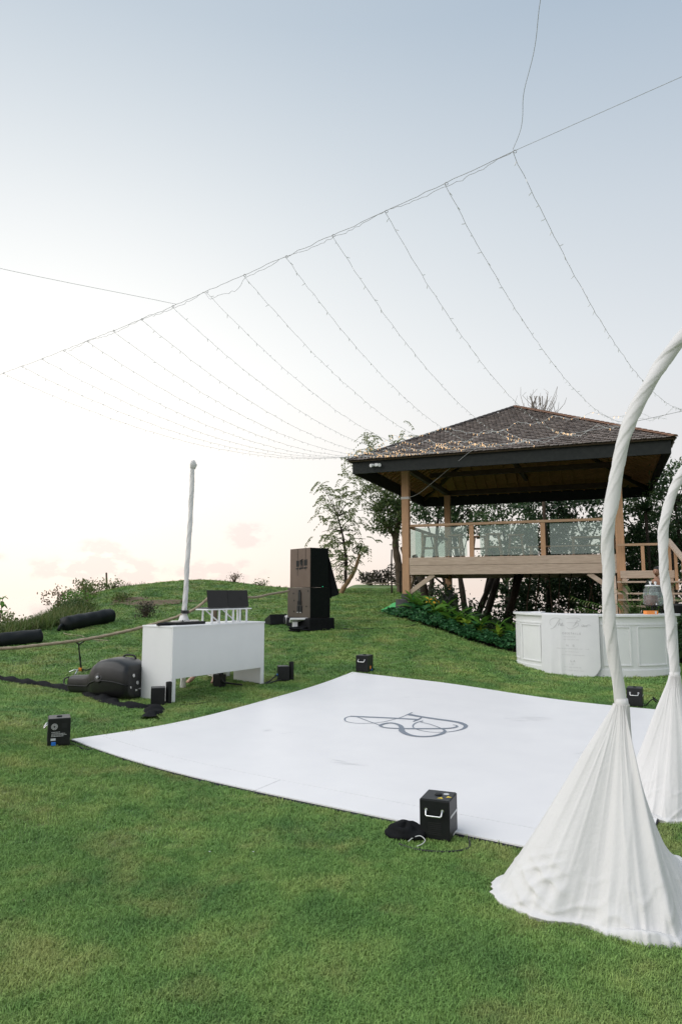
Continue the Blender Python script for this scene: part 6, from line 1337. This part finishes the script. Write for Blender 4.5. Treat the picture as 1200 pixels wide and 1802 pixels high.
def standing(label, loc, yaw_, tall, skinm):
    p = thing('person', label, 'person', loc, yaw_); k = tall / 1.75
    def S(v): return tuple(c * k for c in v)
    V = [S(v) for v in [(0, 0, .95), (0, 0, 1.15), (0, -.01, 1.38), (0, 0, 1.47), (0, -.005, 1.55), (-.19, 0, 1.40), (-.25, .0, 1.13), (-.20, -.20, 1.02), (.19, 0, 1.40), (.25, 0, 1.13), (.20, -.20, 1.02), (-.09, 0, .88), (-.10, -.01, .50), (-.10, .02, .09), (-.11, -.13, .03), (.09, 0, .88), (.10, -.01, .50), (.10, .02, .09), (.11, -.13, .03)]]
    E = [(0, 1), (1, 2), (2, 3), (3, 4), (2, 5), (5, 6), (6, 7), (2, 8), (8, 9), (9, 10), (0, 11), (11, 12), (12, 13), (13, 14), (0, 15), (15, 16), (16, 17), (17, 18)]
    Rr = [(.14, .10), (.125, .09), (.14, .09), .055, .05, .055, .042, .028, .055, .042, .028, .082, .056, .040, .036, .082, .056, .040, .036]
    fingers(V, E, Rr, 7, (.1, -1, -.2), (1, 0, 0), (0, 0, 1)); fingers(V, E, Rr, 10, (-.1, -1, -.2), (-1, 0, 0), (0, 0, 1))
    body = skin_mesh('body', V, E, Rr, skinm, p)
    add_head(body, S((0, -.03, 1.645)), k * 1.02, R(-35), R(10), 'hair')
    sh = [0, 1, 2, 5, 6, 8, 9]; vi = [V[i] for i in sh]; vi[3:3] = []; sv = vi + [S((-.235, -.07, 1.09)), S((.235, -.07, 1.09)), S((0, 0, 1.44))]
    skin_mesh('shirt', sv, [(0, 1), (1, 2), (2, 3), (3, 4), (2, 5), (5, 6), (4, 7), (6, 8), (2, 9)], [(.155, .115), (.145, .11), (.158, .108), .072, .058, .072, .058, .05, .05, .065], 'shirt_black', p)
    lg = [V[i] for i in (0, 11, 12, 13, 15, 16, 17)]; skin_mesh('trousers', lg, [(0, 1), (1, 2), (2, 3), (0, 4), (4, 5), (5, 6)], [(.152, .112), .098, .072, .058, .098, .072, .058], 'shirt_black', p); return p
standing('person in a black top behind the bar, partly hidden by the far pole', (7.63, 16.60, 2.13 - 1.645), R(-8), 1.75, 'skin')
# crouching person behind the booth: only the bare feet show below its front
p = thing('person', 'person sitting on the grass behind the booth, only bare feet visible', 'person', (-2.17, 11.80, gz(-2.17, 11.80)), R(-12))
V = [(0, .28, .13), (0, .24, .38), (0, .16, .58), (0, .10, .66), (-.17, .15, .58), (-.22, -.02, .40), (-.12, -.16, .46), (.17, .15, .58), (.22, -.02, .40), (.12, -.16, .46), (-.10, .22, .12), (-.14, -.12, .42), (-.17, -.42, .07), (-.19, -.56, .035), (.10, .22, .12), (.14, -.12, .42), (.20, -.40, .07), (.24, -.53, .035)]
E = [(0, 1), (1, 2), (2, 3), (2, 4), (4, 5), (5, 6), (2, 7), (7, 8), (8, 9), (0, 10), (10, 11), (11, 12), (12, 13), (0, 14), (14, 15), (15, 16), (16, 17)]
Rr = [(.13, .10), (.12, .09), (.12, .08), .05, .05, .038, .028, .05, .038, .028, .08, .055, .038, .04, .08, .055, .038, .04]
fingers(V, E, Rr, 6, (.3, -.8, -.3), (1, 0, 0), (0, 0, 1)); fingers(V, E, Rr, 9, (-.3, -.8, -.3), (-1, 0, 0), (0, 0, 1))
for (ft, sx) in ((13, -1), (17, 1)):
    for t_ in range(5):
        a = len(V); b = Vector(V[ft]) + Vector((sx * -.035 + sx * .017 * t_, -.045 + .006 * t_, -.008)); V.append(tuple(b)); E.append((ft, a)); Rr.append(.013 - .001 * t_)
body = skin_mesh('body', V, E, Rr, 'skin_light', p); add_head(body, (0, .02, .76), .95, R(10), R(18), 'hair')
skin_mesh('trousers', [V[i] for i in (0, 10, 11, 12, 14, 15, 16)], [(0, 1), (1, 2), (2, 3), (0, 4), (4, 5), (5, 6)], [(.142, .112), .095, .07, .056, .095, .07, .056], 'trouser_white', p)
skin_mesh('shirt', [V[i] for i in (0, 1, 2, 4, 5, 7, 8)], [(0, 1), (1, 2), (2, 3), (3, 4), (2, 5), (5, 6)], [(.15, .115), (.14, .105), (.135, .095), .066, .052, .066, .052], 'shirt_black', p)
